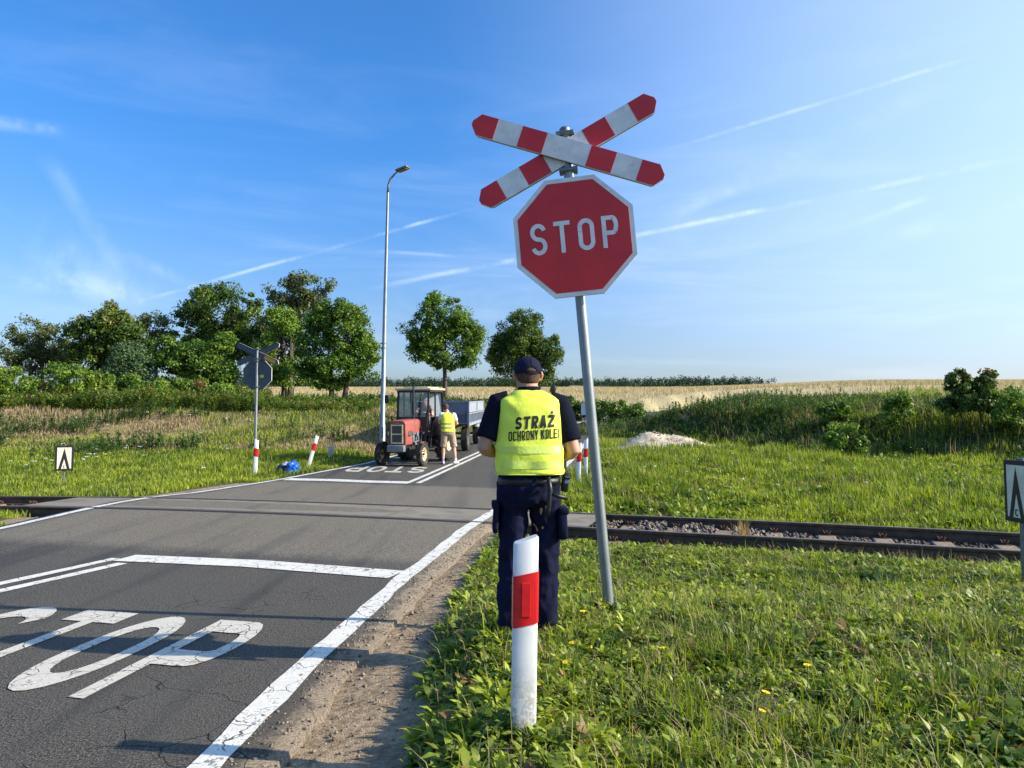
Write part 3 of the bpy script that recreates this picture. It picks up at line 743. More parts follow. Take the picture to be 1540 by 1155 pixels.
def leaves(V0, D, U, Ln, Wd, arch, cols, n_seg=3):
    """arched pointed leaves: base V0, horizontal direction D, start elevation U"""
    n = len(V0); seg = n_seg
    prof = np.array([.35, 1.0, .85, 0.05]) if seg == 3 else np.array([.4, 1, .05])
    d2 = np.stack([-D[:, 1], D[:, 0]], -1)
    V = np.empty((n, (seg+1)*2, 3)); ang = U.copy(); p = V0.copy()
    roll = rng.normal(0, .35, n)
    for i in range(seg+1):
        w = (Wd*prof[i]/2)
        V[:, 2*i] = p + np.stack([d2[:, 0]*w, d2[:, 1]*w, w*(.35+roll)], -1)
        V[:, 2*i+1] = p - np.stack([d2[:, 0]*w, d2[:, 1]*w, w*(-.35+roll)], -1)
        st = Ln/seg
        p = p + np.stack([D[:, 0]*np.cos(ang)*st, D[:, 1]*np.cos(ang)*st, np.sin(ang)*st], -1)
        ang = ang - arch
    k = (np.arange(n)*(seg+1)*2)[:, None]
    F = np.concatenate([k+np.array([[2*i, 2*i+1, 2*i+3, 2*i+2]]) for i in range(seg)])
    C = np.repeat(cols[:, None], (seg+1)*2, 1).reshape(-1, 3)
    return V.reshape(-1, 3), F, C
def rosettes(name, X, Y, k, Lr, Wr, up, cols, parent=None):
    n = len(X); Z = ground(X, Y)
    ii = np.repeat(np.arange(n), k); m = len(ii)
    a = rng.uniform(0, 6.283, m); D = np.stack([np.cos(a), np.sin(a)], -1)
    V0 = np.stack([X[ii]+D[:, 0]*.01, Y[ii]+D[:, 1]*.01, Z[ii]+rng.uniform(-.01, .02, m)], -1)
    sc = np.minimum(rng.uniform(.45, 1.2, n)*(.6+.9*(fbm(X, Y, 1.1, 77)+.4))*np.clip(.6+1.6*(fbm(X, Y, 4.4, 62, 2)+.3), .5, 1.5), 1.35)[ii]
    U = rng.uniform(up[0], up[1], m)
    V, F, C = leaves(V0, D, U, rng.uniform(*Lr, m)*sc, rng.uniform(*Wr, m)*sc, rng.uniform(.15, .6, m), cols[ii]*rng.uniform(.7, 1.25, (m, 1)))
    o = np_mesh(name, V, F, LEAF, cols=C, smooth=False); o['kind'] = 'stuff'; return o
def weed_cols(X, Y):
    t = np.clip(rng.random(len(X))*.7+.15+1.2*fbm(X, Y, 3.3, 45, 2), 0, 1)[:, None]
    c = np.array([(.065, .120, .012)])*(1-t)+np.array([(.36, .41, .042)])*t
    d = rng.random(len(X)) < .05; c[d] = (.24, .15, .06)
    return c
X, Y = scatter(72000, -1.0, 7.5, 1.6, 9.2, lambda X, Y: grass_ok(X, Y, -.03) & (rng.random(len(X)) < np.clip(.25+.9*(fbm(X, Y, .9, 71)+.38), .08, 1)*np.where(X-xr(Y) < 1.9, 1, .60)))
rosettes('broadleaf_weeds', X, Y, 8, (.030, .092), (.012, .030), (.2, 1.3), weed_cols(X, Y))
# clover-like small leaves carpet
X, Y = scatter(52000, -.6, 7, 1.6, 7, lambda X, Y: grass_ok(X, Y, .05) & (fbm(X, Y, 1.3, 73) > -.12))
rosettes('low_ground_cover', X, Y, 5, (.015, .045), (.012, .022), (.5, 1.5), weed_cols(X, Y)*.95)
X, Y = scatter(16000, .5, 20, 10.3, 24, lambda X, Y: grass_ok(X, Y) & (dtrack(X, Y) > 1.4) & (fbm(X, Y, .6, 75) > .0-.2*(Y < 14)), 1.2)
rosettes('broadleaf_weeds', X, Y, 8, (.07, .17), (.02, .042), (.5, 1.4), weed_cols(X, Y))
# dry stalks scattered through the verge
X, Y = scatter(8000, -.6, 7.5, 1.6, 8.5, lambda X, Y: grass_ok(X, Y))
blades('dry_stalks', X, Y, rng.uniform(.04, .2, len(X)), np.full(len(X), .004), np.array((.46, .36, .2))*rng.uniform(.6, 1.1, (len(X), 1)), .9)
# a dry clump standing between the rails
a = rng.normal(0, .05, 60); X = 2.93+a; Y = np.full(60, float(track_near(2.93))+.2)+rng.normal(0, .05, 60)
blades('dry_stalks', X, Y, rng.uniform(.16, .34, 60), np.full(60, .006), np.tile((.42, .27, .14), (60, 1)), .25, Zo=np.full(60, -.10))
# ------------------------------------------------------------------ trees and shrubs
rng = np.random.default_rng(23)
BARK = mat('bark', (.085, .068, .05), .95, var=.35, vscale=6, bump=.8, bscale=25)
TREELEAF = leaf_mat('tree_leaves', .25, .5, .3)
def wx(px, Y): return (px-770)/1068*Y
def wz(py, Y): return 1.4+(637-py)/1068*Y
def foliage(P, cl, nl, size, cols, spread, flat=.75, droop=.3, asp=.6):
    """leaf faces round clump centres P (m,3), clump radius cl (m,), nl leaves each"""
    m = len(P); ii = np.repeat(np.arange(m), nl); n = len(ii)
    d = rng.normal(0, 1, (n, 3)); d /= np.linalg.norm(d, axis=1)[:, None]
    r = rng.random(n)**.45
    off = d*(r*cl[ii])[:, None]; off[:, 2] *= flat
    c = P[ii]+off
    nrm = d*.8 + rng.normal(0, .6, (n, 3)) + (0, 0, .45); nrm /= np.linalg.norm(nrm, axis=1)[:, None]
    a = np.cross(nrm, rng.normal(0, 1, (n, 3))); a[:, 2] -= droop*.6; a /= np.linalg.norm(a, axis=1)[:, None]
    b = np.cross(nrm, a); b /= np.linalg.norm(b, axis=1)[:, None]
    s = size*rng.uniform(.55, 1.35, n)[:, None]
    V = np.stack([c-a*s*.5, c+b*s*asp*.5-a*s*.05+nrm*s*.08, c+a*s*.55, c-b*s*asp*.5-a*s*.05+nrm*s*.08], 1)
    F = (np.arange(n)*4)[:, None]+np.array([[0, 1, 2, 3]])
    C = cols[ii]*rng.uniform(.7, 1.3, (n, 1)); yl = rng.random(n) < .10; C[yl] *= (1.5, 1.3, 1.1)
    return V.reshape(-1, 3), F, np.repeat(C, 4, 0)
def make_tree(name, px, Y, blobs, trunks, label, cat='tree', group=None, nclump=120, nl=85, leaf=.2, cl=.62, col=((.04, .085, .018), (.085, .14, .03)), depth=None, gaps=0.0, zbase=None, tip=None, trunk_r=.16, twig=True):
    x0 = wx(px, Y); z0 = float(ground(x0, Y)) if zbase is None else zbase
    root = empty(name, (x0, Y, z0-.05), 0, label, cat, group)
    pts = []; vol = [b[2]*b[3] for b in blobs]; tot = sum(vol)
    for (bx, by, brx, bry), v in zip(blobs, vol):
        k = max(3, int(nclump*v/tot)); c = np.array((wx(bx, Y)-x0, 0, wz(by, Y)-z0)); rx = brx/1068*Y; rz = bry/1068*Y; ry = rx*.95
        d = rng.normal(0, 1, (k*3, 3)); d /= np.linalg.norm(d, axis=1)[:, None]; r = rng.uniform(.35, 1.0, k*3)**.5
        q = c + d*(r*np.where((rng.random(k*3) < .22) & (cat == 'tree'), 1.09, .92))[:, None]*np.array((rx, ry, rz))
        lump = np.array([mnoise.noise(Vector(p)*.45+Vector((px, 0, 0))) for p in q])
        q = q[np.argsort(-(lump+rng.normal(0, .45, len(q))))][:k] if gaps else q[:k]
        pts.append(q)
    nl = int(nl*1.7); leaf *= .78
    P = np.concatenate(pts); P = P[P[:, 2] > .15]
    m = len(P); t = np.clip(rng.normal(.5, .3, m), 0, 1)[:, None]
    cols = np.array([col[0]])*(1-t)+np.array([col[1]])*t
    if tip is not None:
        zt = np.quantile(P[:, 2], .86); k = (P[:, 2] > zt) & (rng.random(m) < (.6 if cat == 'tree' else .35 if name == 'maple_shrub' else .15)); cols[k] = tip
    szs = rng.uniform(.35, 1.3, m); V, F, C = foliage(P, szs*cl, nl, leaf, cols, 1)
    o = np_mesh('crown', V, F, TREELEAF, root, cols=C)
    mb = MB()
    order = rng.permutation(m)
    for ti, (tx, lean) in enumerate(trunks):
        bx = wx(tx, Y)-x0
        zc = np.quantile(P[:, 2], .35); zt = np.quantile(P[:, 2], .85)
        top = Vector((bx*.7+lean, 0, zt)); mid = Vector((bx+lean*.5, rng.normal(0, .1), zc*.8)); low = Vector((bx, 0, 0))
        path = [low, low.lerp(mid, .5)+Vector((.06, 0, 0)), mid, mid.lerp(top, .5)+Vector((rng.normal(0, .2), rng.normal(0, .2), 0)), top]
        mb.tube(path, [trunk_r*1.35, trunk_r, trunk_r*.8, trunk_r*.5, trunk_r*.15], 9)
        for k in order[ti::len(trunks)][:int(26)] if twig else []:
            e = Vector(P[k]); f = rng.uniform(.15, .8); s = mid.lerp(top, f) if f > .3 else low.lerp(mid, .75+f*.8)
            if (e-s).length < .3: continue
            mm = s.lerp(e, .5)+Vector((0, 0, -.12*(e-s).length+rng.normal(0, .15)))
            r0 = trunk_r*.42*(1-f*.6)
            mb.tube([s, mm, e], [r0, r0*.55, r0*.15], 5, cap=False)
    mb.build('trunk', BARK, root, smooth=True)
    return root
DK = ((.034, .075, .013), (.115, .175, .026)); MD = ((.048, .110, .013), (.160, .245, .030)); LT = ((.085, .165, .018), (.20, .29, .036)); GY_ = ((.065, .090, .035), (.15, .175, .06))
G1 = 'trees along the far verge'
make_tree('maple_tree', 668, 55, [(668, 474, 42, 40), (638, 503, 34, 34), (700, 505, 32, 36), (672, 532, 52, 26), (628, 528, 18, 16), (700, 540, 18, 12)], [(668, 0)], 'tall open maple with gaps of sky in its crown behind the tractor', nclump=270, nl=85, leaf=.22, cl=.58, col=MD, gaps=1, trunk_r=.17)
make_tree('maple_tree', 793, 60, [(790, 505, 38, 40), (772, 535, 38, 34), (818, 525, 28, 34), (755, 520, 16, 22), (820, 560, 18, 14), (790, 575, 20, 14)], [(792, 0)], 'round dark maple behind the guard in the yellow vest', nclump=290, nl=100, leaf=.22, cl=.62, col=DK, gaps=1, trunk_r=.2)
make_tree('linden_tree', 507, 43, [(478, 520, 30, 58), (520, 500, 36, 48), (500, 555, 52, 26), (550, 540, 20, 34), (512, 465, 16, 22), (488, 470, 18, 24)], [(498, -.2), (516, .45)], 'dense rounded linden left of the lamp post, on two leaning trunks', nclump=230, nl=90, leaf=.21, cl=.56, col=MD, gaps=1, trunk_r=.15)
make_tree('oak_tree', 436, 52, [(450, 432, 40, 24), (425, 445, 30, 26), (455, 470, 32, 30), (425, 490, 34, 26), (485, 430, 14, 10)], [(436, .2)], 'tallest tree of the left row, loose dark crown against the sky', nclump=130, nl=70, leaf=.24, cl=.6, col=GY_, gaps=1, trunk_r=.2)
make_tree('linden_tree', 428, 46, [(425, 520, 32, 50), (420, 480, 22, 24), (435, 560, 26, 22), (398, 530, 18, 30)], [(426, -.1), (434, .1)], 'pale green tree with two grey trunks behind the crossed boards of the far sign', nclump=140, nl=80, leaf=.2, cl=.55, col=LT, gaps=1, trunk_r=.17)
make_tree('oak_tree', 330, 56, [(330, 470, 64, 38), (290, 490, 38, 40), (380, 505, 30, 44), (325, 440, 36, 16), (340, 520, 40, 30)], [(310, -.3), (345, .3)], 'broad dark oak, highest crown between the left shrubs and the far stop sign', nclump=240, nl=80, leaf=.26, cl=.75, col=DK, gaps=1, trunk_r=.22)
make_tree('maple_tree', 300, 43, [(300, 545, 40, 40), (265, 548, 34, 36), (330, 548, 26, 44), (250, 525, 16, 20), (335, 515, 14, 18)], [(290, 0), (318, .1)], 'leafy bright maple standing in front of the broad dark oak', nclump=210, nl=85, leaf=.2, cl=.5, col=MD, gaps=1, trunk_r=.13)
make_tree('ash_tree', 228, 57, [(228, 492, 24, 26), (240, 515, 24, 26), (215, 525, 20, 20)], [(232, 0)], 'thin dark ash seen between two fuller crowns on the left', nclump=70, nl=55, leaf=.24, cl=.6, col=GY_, gaps=1, trunk_r=.16)
make_tree('chestnut_tree', 155, 47, [(160, 477, 30, 24), (134, 505, 36, 36), (180, 505, 34, 34), (130, 540, 28, 30), (165, 545, 40, 30), (203, 520, 20, 30)], [(150, 0)], 'full chestnut with yellowish top second from the left edge', nclump=230, nl=85, leaf=.24, cl=.62, col=DK, gaps=1, trunk_r=.2, tip=(.15, .165, .035))
make_tree('willow_tree', 190, 42, [(188, 548, 28, 32), (205, 555, 22, 30), (175, 565, 22, 24), (195, 525, 16, 16)], [(186, 0)], 'small blue-green bushy willow in front of the chestnut', nclump=120, nl=80, leaf=.17, cl=.45, col=((.06, .11, .045), (.10, .165, .07)), gaps=1, trunk_r=.08)
make_tree('hawthorn_tree', 48, 48, [(45, 500, 34, 24), (22, 520, 28, 28), (72, 518, 26, 28), (50, 545, 44, 24), (85, 545, 20, 22)], [(45, 0), (60, .2)], 'sparse grey-green thorn tree at the left edge of the tree row', nclump=190, nl=50, leaf=.18, cl=.5, col=GY_, gaps=1, trunk_r=.12)
make_tree('hawthorn_tree', 95, 50, [(92, 545, 26, 26), (100, 525, 16, 18)], [(94, 0)], 'low dark crown filling the gap between the grey-green thorn tree and the chestnut', nclump=60, nl=60, leaf=.2, cl=.5, col=DK, gaps=1, trunk_r=.1)
make_tree('oak_tree', 392, 54, [(388, 520, 24, 44), (400, 550, 20, 24)], [(390, 0)], 'narrow dark tree between the broad dark oak and the pale green tree', nclump=90, nl=70, leaf=.22, cl=.6, col=DK, gaps=1, trunk_r=.14)
# hedge and shrubs as things of their own
def make_shrub(px, Y, w, top, label, col, base=None, group=None, leaf=.13, n=46, tip=None, name='shrub'):
    x0 = wx(px, Y); z0 = float(ground(x0, Y)); by = 637-(z0-1.4)/Y*1068
    h = (by-top)*(1.22 if group == SG else 1.06)
    return make_tree(name, px, Y, [(px, by-h*.45, w/2, h*.50), (px-w*.25, by-h*.35, w*.28, h*.38), (px+w*.22, by-h*.5, w*.25, h*.42)], [(px-w*.1, -.1), (px+w*.1, .15)], label, 'shrub', group, nclump=n, nl=60, leaf=leaf, cl=.30*max(.8, Y/36), col=col, gaps=1, trunk_r=.025, tip=tip)
RT = (.20, .10, .04); SG = 'shrubs along the top of the left bank'
for i, (px, w, top, c, tp) in enumerate([(-12, 50, 548, LT, None), (28, 56, 552, LT, RT), (72, 54, 550, MD, RT), (112, 52, 546, LT, None), (150, 50, 562, LT, RT), (188, 50, 566, MD, None), (226, 48, 570, LT, RT), (262, 46, 570, MD, None), (296, 44, 572, MD, RT), (330, 42, 578, LT, None), (360, 38, 584, DK, None)]):
    make_shrub(px, 33.5+(i % 3)*.8, w, top, 'waist-high to head-high leafy shrub in the row on top of the left bank', c, group=SG, tip=tp, n=56, leaf=.15)
BG_ = 'low bushes under the far verge trees'
for px, Y, w, top, c in [(395, 37, 36, 594, LT), (420, 38, 34, 596, MD), (448, 38, 36, 594, MD), (478, 39, 34, 596, LT), (505, 38, 34, 596, MD), (535, 38, 36, 592, DK), (562, 37, 36, 590, DK), (590, 40, 36, 596, DK), (612, 40, 34, 598, MD)]:
    make_shrub(px, Y, w, top, 'low bush in the line of undergrowth between the far stop sign and the tractor', c, group=BG_, n=30, leaf=.15)
HG = 'hedge bushes beyond the bend of the road'
for px, Y, w, top, c in [(690, 50, 30, 600, MD), (728, 52, 30, 600, DK), (745, 52, 30, 602, DK), (835, 49, 34, 594, DK), (858, 48, 34, 592, DK), (882, 48, 34, 594, DK), (905, 47, 34, 596, MD), (930, 46, 34, 598, MD), (955, 44, 30, 602, MD)]:
    make_shrub(px, Y, w, top, 'dark bush in the hedge between the road bend and the ripe field', c, group=HG, n=34, leaf=.17)
make_tree('maple_shrub', 1455, 21.5, [(1441, 576, 19, 22), (1482, 573, 18, 18), (1460, 594, 36, 22), (1440, 606, 26, 16), (1482, 606, 26, 16), (1446, 562, 8, 12), (1490, 564, 10, 9)], [(1448, -.1), (1470, .15)], 'dark young maple shrub with red and orange shoots on top of the right bank', 'shrub', None, nclump=130, nl=45, leaf=.13, cl=.19, col=DK, trunk_r=.025, tip=(.24, .12, .04))
make_shrub(1350, 23.5, 40, 580, 'small yellow-green bush on the skyline left of the red-tipped maple shrub', LT, n=30, leaf=.12)
make_shrub(1528, 20.5, 60, 580, 'bright green bush at the right edge of the photo on the bank top', LT, n=44, leaf=.12)
make_shrub(1270, 21.6, 60, 626, 'round bright bramble bush low on the face of the right bank', LT, n=40, leaf=.11)
make_shrub(1255, 26, 50, 598, 'grey-green bush on the crest of the right bank above the bramble', MD, n=36, leaf=.12)

# tall upright herbs (mugwort, nettles): stalks set with leaves
def herbs(name, X, Y, H, k, Lf, c0, c1, tipc=None, tip_p=0):
    n = len(X); Z = ground(X, Y); ii = np.repeat(np.arange(n), k); m = len(ii)
    f = rng.uniform(.12, 1, m); az = rng.uniform(0, 6.283, m); lx = rng.normal(0, .12, n); ly = rng.normal(0, .12, n)
    rad = .10*(1.1-f)*H[ii]*.8
    P = np.stack([X[ii]+lx[ii]*f*H[ii]+np.cos(az)*rad, Y[ii]+ly[ii]*f*H[ii]+np.sin(az)*rad, Z[ii]+f*H[ii]], -1)
    D = np.stack([np.cos(az), np.sin(az)], -1)
    t = rng.random(n)[:, None]; c = np.array([c0])*(1-t)+np.array([c1])*t
    cc = c[ii]*rng.uniform(.7, 1.3, (m, 1))
    if tipc is not None: q = (f > .8) & ((rng.random(n) < tip_p)[ii]); cc[q] = tipc
    V, F, C = leaves(P, D, rng.uniform(.2, 1.2, m), Lf*rng.uniform(.6, 1.3, m)*(1.25-.6*f), Lf*.33*rng.uniform(.7, 1.3, m), rng.uniform(.1, .5, m), cc, 2)
    sv = np.empty((n, 4, 3)); w = .008
    sv[:, 0] = np.stack([X-w, Y, Z], -1); sv[:, 1] = np.stack([X+w, Y, Z], -1); sv[:, 2] = np.stack([X+lx*H+w*.4, Y+ly*H, Z+H], -1); sv[:, 3] = np.stack([X+lx*H-w*.4, Y+ly*H, Z+H], -1)
    F2 = (np.arange(n)*4)[:, None]+np.array([[0, 1, 2, 3]])+len(V)
    V = np.concatenate([V, sv.reshape(-1, 3)]); C = np.concatenate([C, np.repeat(c*.9, 4, 0)])
    o = np_mesh(name, V, np.concatenate([F, F2]), TREELEAF, cols=C); o['kind'] = 'stuff'; return o
# on the right bank
def rb(X, Y):
    bt, bs = bank_t(X, Y); return (bt > -.3) & (bt < 8) & (bs > -9) & (rng.random(len(X)) < np.where(bs < -3, .8, 1))
X, Y = scatter(22000, 3, 30, 14, 42, lambda X, Y: rb(X, Y) & in_view(X, Y, 1.15) & (fbm(X, Y, .55, 81) > -.10))
bt, bs = bank_t(X, Y)
herbs('bank_herbs', X, Y, rng.uniform(.15, .45, len(X))*np.where(bt > 2.2, 1.2, .8), 26, .11, (.042, .088, .014), (.135, .205, .03))
X, Y = scatter(2600, 3, 22, 20, 42, lambda X, Y: (lambda t, s: (t > 1.8) & (t < 6) & (s > -6) & (s < 8))(*bank_t(X, Y)) & (fbm(X, Y, .8, 83) > -.1))
herbs('tall_mugwort', X, Y, rng.uniform(.45, .85, len(X)), 40, .12, (.050, .10, .028), (.115, .18, .045))
X, Y = scatter(2400, 3, 30, 12, 42, lambda X, Y: (lambda t, s: (t > -1.5) & (t < .6) & (s > -6))(*bank_t(X, Y)) & in_view(X, Y, 1.15) & (fbm(X, Y, .7, 84) > 0))
herbs('bank_herbs', X, Y, rng.uniform(.25, .6, len(X)), 26, .10, (.05, .10, .025), (.12, .18, .04))
X, Y = scatter(14000, 3, 30, 14, 42, lambda X, Y: rb(X, Y) & in_view(X, Y, 1.15) & (fbm(X, Y, .55, 81) < .02))
blades('dry_bank_stalks', X, Y, rng.uniform(.35, .75, len(X)), rng.uniform(.010, .02, len(X)), np.array((.34, .235, .16))*rng.uniform(.5, 1.3, (len(X), 1)), .8)
# left bank: tall mixed herbs and reddish docks under the shrubs
X, Y = scatter(9000, -34, -6, 30.8, 37, lambda X, Y: in_view(X, Y, 1.1) & (xl(Y)-X > 2) & (rng.random(len(X)) < np.where(X/Y > -.36, .35, 1)))
herbs('left_bank_herbs', X, Y, rng.uniform(.3, .95, len(X))*np.clip(.35+1.5*(fbm(X, Y, .45, 87)+.4), .3, 1.3)*np.where(X/Y > -.34, .5, 1), 28, .16, (.08, .13, .02), (.20, .26, .045), (.26, .13, .06), .15)
X, Y = scatter(3500, -34, -6, 22, 31, lambda X, Y: in_view(X, Y, 1.1) & (xl(Y)-X > 1.5) & (fbm(X, Y, .6, 86) > .13))
herbs('left_bank_herbs', X, Y, rng.uniform(.25, .6, len(X)), 22, .13, (.04, .08, .02), (.10, .16, .035))
X, Y = scatter(1600, -16, 8, 36, 52, lambda X, Y: in_view(X, Y, 1.1) & (droad(X, Y) > .8))
herbs('verge_herbs', X, Y, rng.uniform(.3, .8, len(X)), 26, .16, (.04, .085, .02), (.11, .16, .04))
X, Y = scatter(60000, -30, 16, 34, 58, lambda X, Y: in_view(X, Y, 1.1) & (droad(X, Y) > .4) & (bank_t(X, Y)[0] < 3))
blades('far_verge_grass', X, Y, rng.uniform(.15, .45, len(X)), rng.uniform(.02, .045, len(X)), grass_col(X, Y, .3), .5)

# the distant wood along the skyline
m = 2600; X = rng.uniform(-420, 250, m); Yw = 690+rng.uniform(-25, 60, m)
P = np.stack([X, Yw, 1.4+.0506*Yw+rng.uniform(-4, 7.0, m)+2.6*fbm(X, X*0, .02, 91)+2.0*fbm(X, X*0, .12, 92)], -1)
V, F, C = foliage(P, rng.uniform(2.2, 4.2, m), 60, 1.5, np.tile((.030, .058, .030), (m, 1))*rng.uniform(.7, 1.3, (m, 1)), 1, flat=1.4)
o = np_mesh('distant_wood', V, F, TREELEAF, cols=C); o['kind'] = 'stuff'
# sand heap
mb = MB(); nn = 64; gxs = np.linspace(-2.6, 2.6, nn); gys = np.linspace(-1.6, 1.6, 44)
SXg, SYg = np.meshgrid(gxs, gys); 
hz = .50*np.exp(-((SXg+.75)/.75)**2-((SYg)/.6)**2)+.30*np.exp(-((SXg-.6)/.95)**2-((SYg)/.6)**2)+.10*np.exp(-((SXg+.2)/1.9)**2-(SYg/1.0)**2)
hz += .16*fbm(SXg, SYg, 2.2, 95)*np.clip(hz*5, 0, 1)+.07*fbm(SXg, SYg, 8, 96)*np.clip(hz*6, 0, 1)
SZg = ground(SXg+PILE[0], SYg+PILE[1]) + hz - .03; z00 = float(ground(*PILE))
idg = np.arange(nn*44).reshape(44, nn); SF = np.stack([idg[:-1, :-1], idg[:-1, 1:], idg[1:, 1:], idg[1:, :-1]], -1).reshape(-1, 4)
SAND = mat('sand', (.56, .47, .35), .95, var=.25, vscale=5, bump=.8, bscale=30, dirt=(.10, .07, .05), dirt_amt=.45, dscale=2.6)
o = np_mesh('sand_heap', np.stack([SXg, SYg, SZg-z00], -1).reshape(-1, 3), SF, SAND, smooth=True); o.location = (PILE[0], PILE[1], z00)
n = 180; ax = rng.normal(0, 1, n)*1.0; ay = rng.normal(0, .45, n); hh_ = .50*np.exp(-((ax+.75)/.75)**2-((ay)/.6)**2)+.30*np.exp(-((ax-.6)/.95)**2-((ay)/.6)**2)+.10*np.exp(-((ax+.2)/1.9)**2-(ay/1.0)**2)
gg = rng.uniform(.30, .58, n); stones('loose_rubble', np.stack([ax+PILE[0], ay+PILE[1], ground(ax+PILE[0], ay+PILE[1])+hh_], -1), rng.uniform(.015, .045, n), np.stack([gg, gg*.84, gg*.66], -1), STONE)
tag(o, 'pale heap of sand lying on the grass before the right bank', 'sand heap')
# ------------------------------------------------------------------ signs, posts, lamp
GALV = mat('galvanised_steel', (.24, .27, .29), .5, metal=.6, var=.12, vscale=5, bump=.05, bscale=50)
GALVD = mat('weathered_steel', (.17, .19, .20), .5, metal=.6, var=.2, vscale=10)
SIGNR = mat('sign_red', (.56, .016, .020), .42, var=.12, vscale=4, dirt=(.30, .03, .03), dirt_amt=.12, dscale=12)
SIGNW = mat('sign_white', (.68, .69, .68), .4, var=.10, vscale=9, dirt=(.33, .30, .27), dirt_amt=.12, dscale=22)
BACK = mat('sign_back_grey', (.075, .085, .105), .55, metal=.2, var=.15)
YST = mat('sticker_yellow', (.55, .55, .10), .5); ORS = mat('orange_sticker', (.60, .30, .02), .5)
BLK = mat('black_paint', (.012, .012, .014), .5); LCREAM = mat('board_cream', (.70, .66, .52), .5, var=.1)
def octagon(r, rot=22.5): return [(r*math.cos(R(rot+45*i)), r*math.sin(R(rot+45*i))) for i in range(8)]
def arm_poly(l, w, a0, a1, tip):
    """piece of a board along x from fraction a0 to a1; tip adds pointed end"""
    x0 = -l/2+l*a0; x1 = -l/2+l*a1; t = .05
    p = [(x0, -w/2), (x1, -w/2)]
    if tip == 1: p = [(x0, -w/2), (x1-t, -w/2), (x1, -w*.10), (x1, w*.10), (x1-t, w/2), (x0, w/2)]; return p
    if tip == -1: return [(x0, -w*.10), (x0+t, -w/2), (x1, -w/2), (x1, w/2), (x0+t, w/2), (x0, w*.10)]
    return p + [(x1, w/2), (x0, w/2)]
def crossing_sign(loc, rot, label, front=True, oct_w=.83, arm=1.40, zc=2.53, zx=3.14, htop=3.32, pole_r=.036):
    """front faces local -Y"""
    root = empty('railway_stop_sign', loc, 0, label, 'road sign', None, rot=rot)
    mb = MB(); mb.tube([(0, 0, -.5), (0, 0, htop-.09)], pole_r, 16); mb.build('pole', GALV, root, smooth=False, auto=40)
    mb = MB(); mb.tube([(0, 0, htop-.09), (0, 0, htop-.01), (0, 0, htop)], [pole_r*1.08, pole_r*1.08, pole_r*.8], 16); mb.build('pole_cap', GALVD, root, auto=40)
    ro = oct_w/2/math.cos(R(22.5)); y = -.055
    plate = MB(); plate.prism(octagon(ro), Matrix.Translation((0, y, zc)), .022)
    pl = plate.build('stop_board', [SIGNW], root)
    e = MB(); e.prism(octagon(ro*.995), Matrix.Translation((0, y+.023, zc)), .003); e.build('board_back', BACK, pl)
    f = MB(); f.prism(octagon(ro*.925), Matrix.Translation((0, y-.0025, zc)), .002); f.build('red_face', SIGNR, pl)
    t = MB(); h = .222; w = .51; g = .235; st = .135
    tw = (4*w+3*g)*h
    lettering('STOP', w, st, g, lambda u, v, k: (u*h-tw/2, y-.0045-k, zc-h/2+v*h+.005), t, .06); t.build('lettering', SIGNW, pl)
    for nm, ang, yy in (('rear', 23.8, -.030), ('front', -23.4, -.066)):
        M = Matrix.Translation((0, yy, zx)) @ Matrix.Rotation(R(-ang), 4, 'Y')
        l = arm; wd = .155
        b = MB(); b.prism(arm_poly(l, wd, 0, .5, -1)[:3]+arm_poly(l, wd, .5, 1, 1)[1:5]+arm_poly(l, wd, 0, .5, -1)[3:], M, .02)
        bd = b.build('cross_board', SIGNW, root)
        cuts = [0, .125, .255, .385, .615, .745, .875, 1]
        for i in (0, 2, 4, 6):
            c = MB(); tp = -1 if i == 0 else (1 if i == 6 else 0)
            c.prism(arm_poly(l-.004, wd-.004, cuts[i], cuts[i+1], tp), M @ Matrix.Translation((0, -.0025, 0)), .002); c.build('red_stripe', SIGNR, bd)
        e = MB(); p_ = arm_poly(l-.006, wd-.006, 0, .5, -1)[:3]+arm_poly(l-.006, wd-.006, .5, 1, 1)[1:5]+arm_poly(l-.006, wd-.006, 0, .5, -1)[3:]
        e.prism(p_, M @ Matrix.Translation((0, .0212, 0)), .002); e.build('board_back', BACK, bd)
        # folded rim on the back
        for sg in (-1, 1):
            rr = MB(); a_ = M @ Vector((-l/2+.06, .030, sg*(wd/2-.004))); b_ = M @ Vector((l/2-.06, .030, sg*(wd/2-.004))); rr.beam(a_, b_, .006, .02, up=(0, 1, 0)); rr.build('rim', BACK, bd)
    for zz in (zx-.13, zx+.13, zc-.34, zc+.36):
        c = MB(); c.box((0, .0, zz), (.13, .10, .028), bev=.006); c.tube([(-.055, .02, zz), (-.055, .07, zz)], .009, 6); c.tube([(.055, .02, zz), (.055, .07, zz)], .009, 6)
        c.build('clamp', GALVD, root)
    if not front:
        s = MB(); s.box((-.135, -.0275, zc-.05), (.10, .004, .075)); s.build('sticker', YST, root)
        M = Matrix.Translation((0, -.0035, zx)) @ Matrix.Rotation(R(-23.8), 4, 'Y')
        s = MB(); s.box(M @ Vector((-.40, .0005, 0)), (.34, .004, .10), Matrix.Rotation(R(-23.8), 3, 'Y')); s.build('sticker', ORS, root)
    return root
gz = .175
sg_ = crossing_sign((.66, 4.93, gz), (R(1.2), R(-4.9), R(-7)), 'leaning red STOP sign on a steel pole under a red and white crossbuck')
crossing_sign((-6.95, 19.3, float(ground(-6.95, 19.3))), (0, 0, R(180-9)), 'stop sign and crossbuck seen from their dark grey back left of the road', front=False, oct_w=.83, arm=1.34, zc=2.60, zx=3.16, htop=3.34)
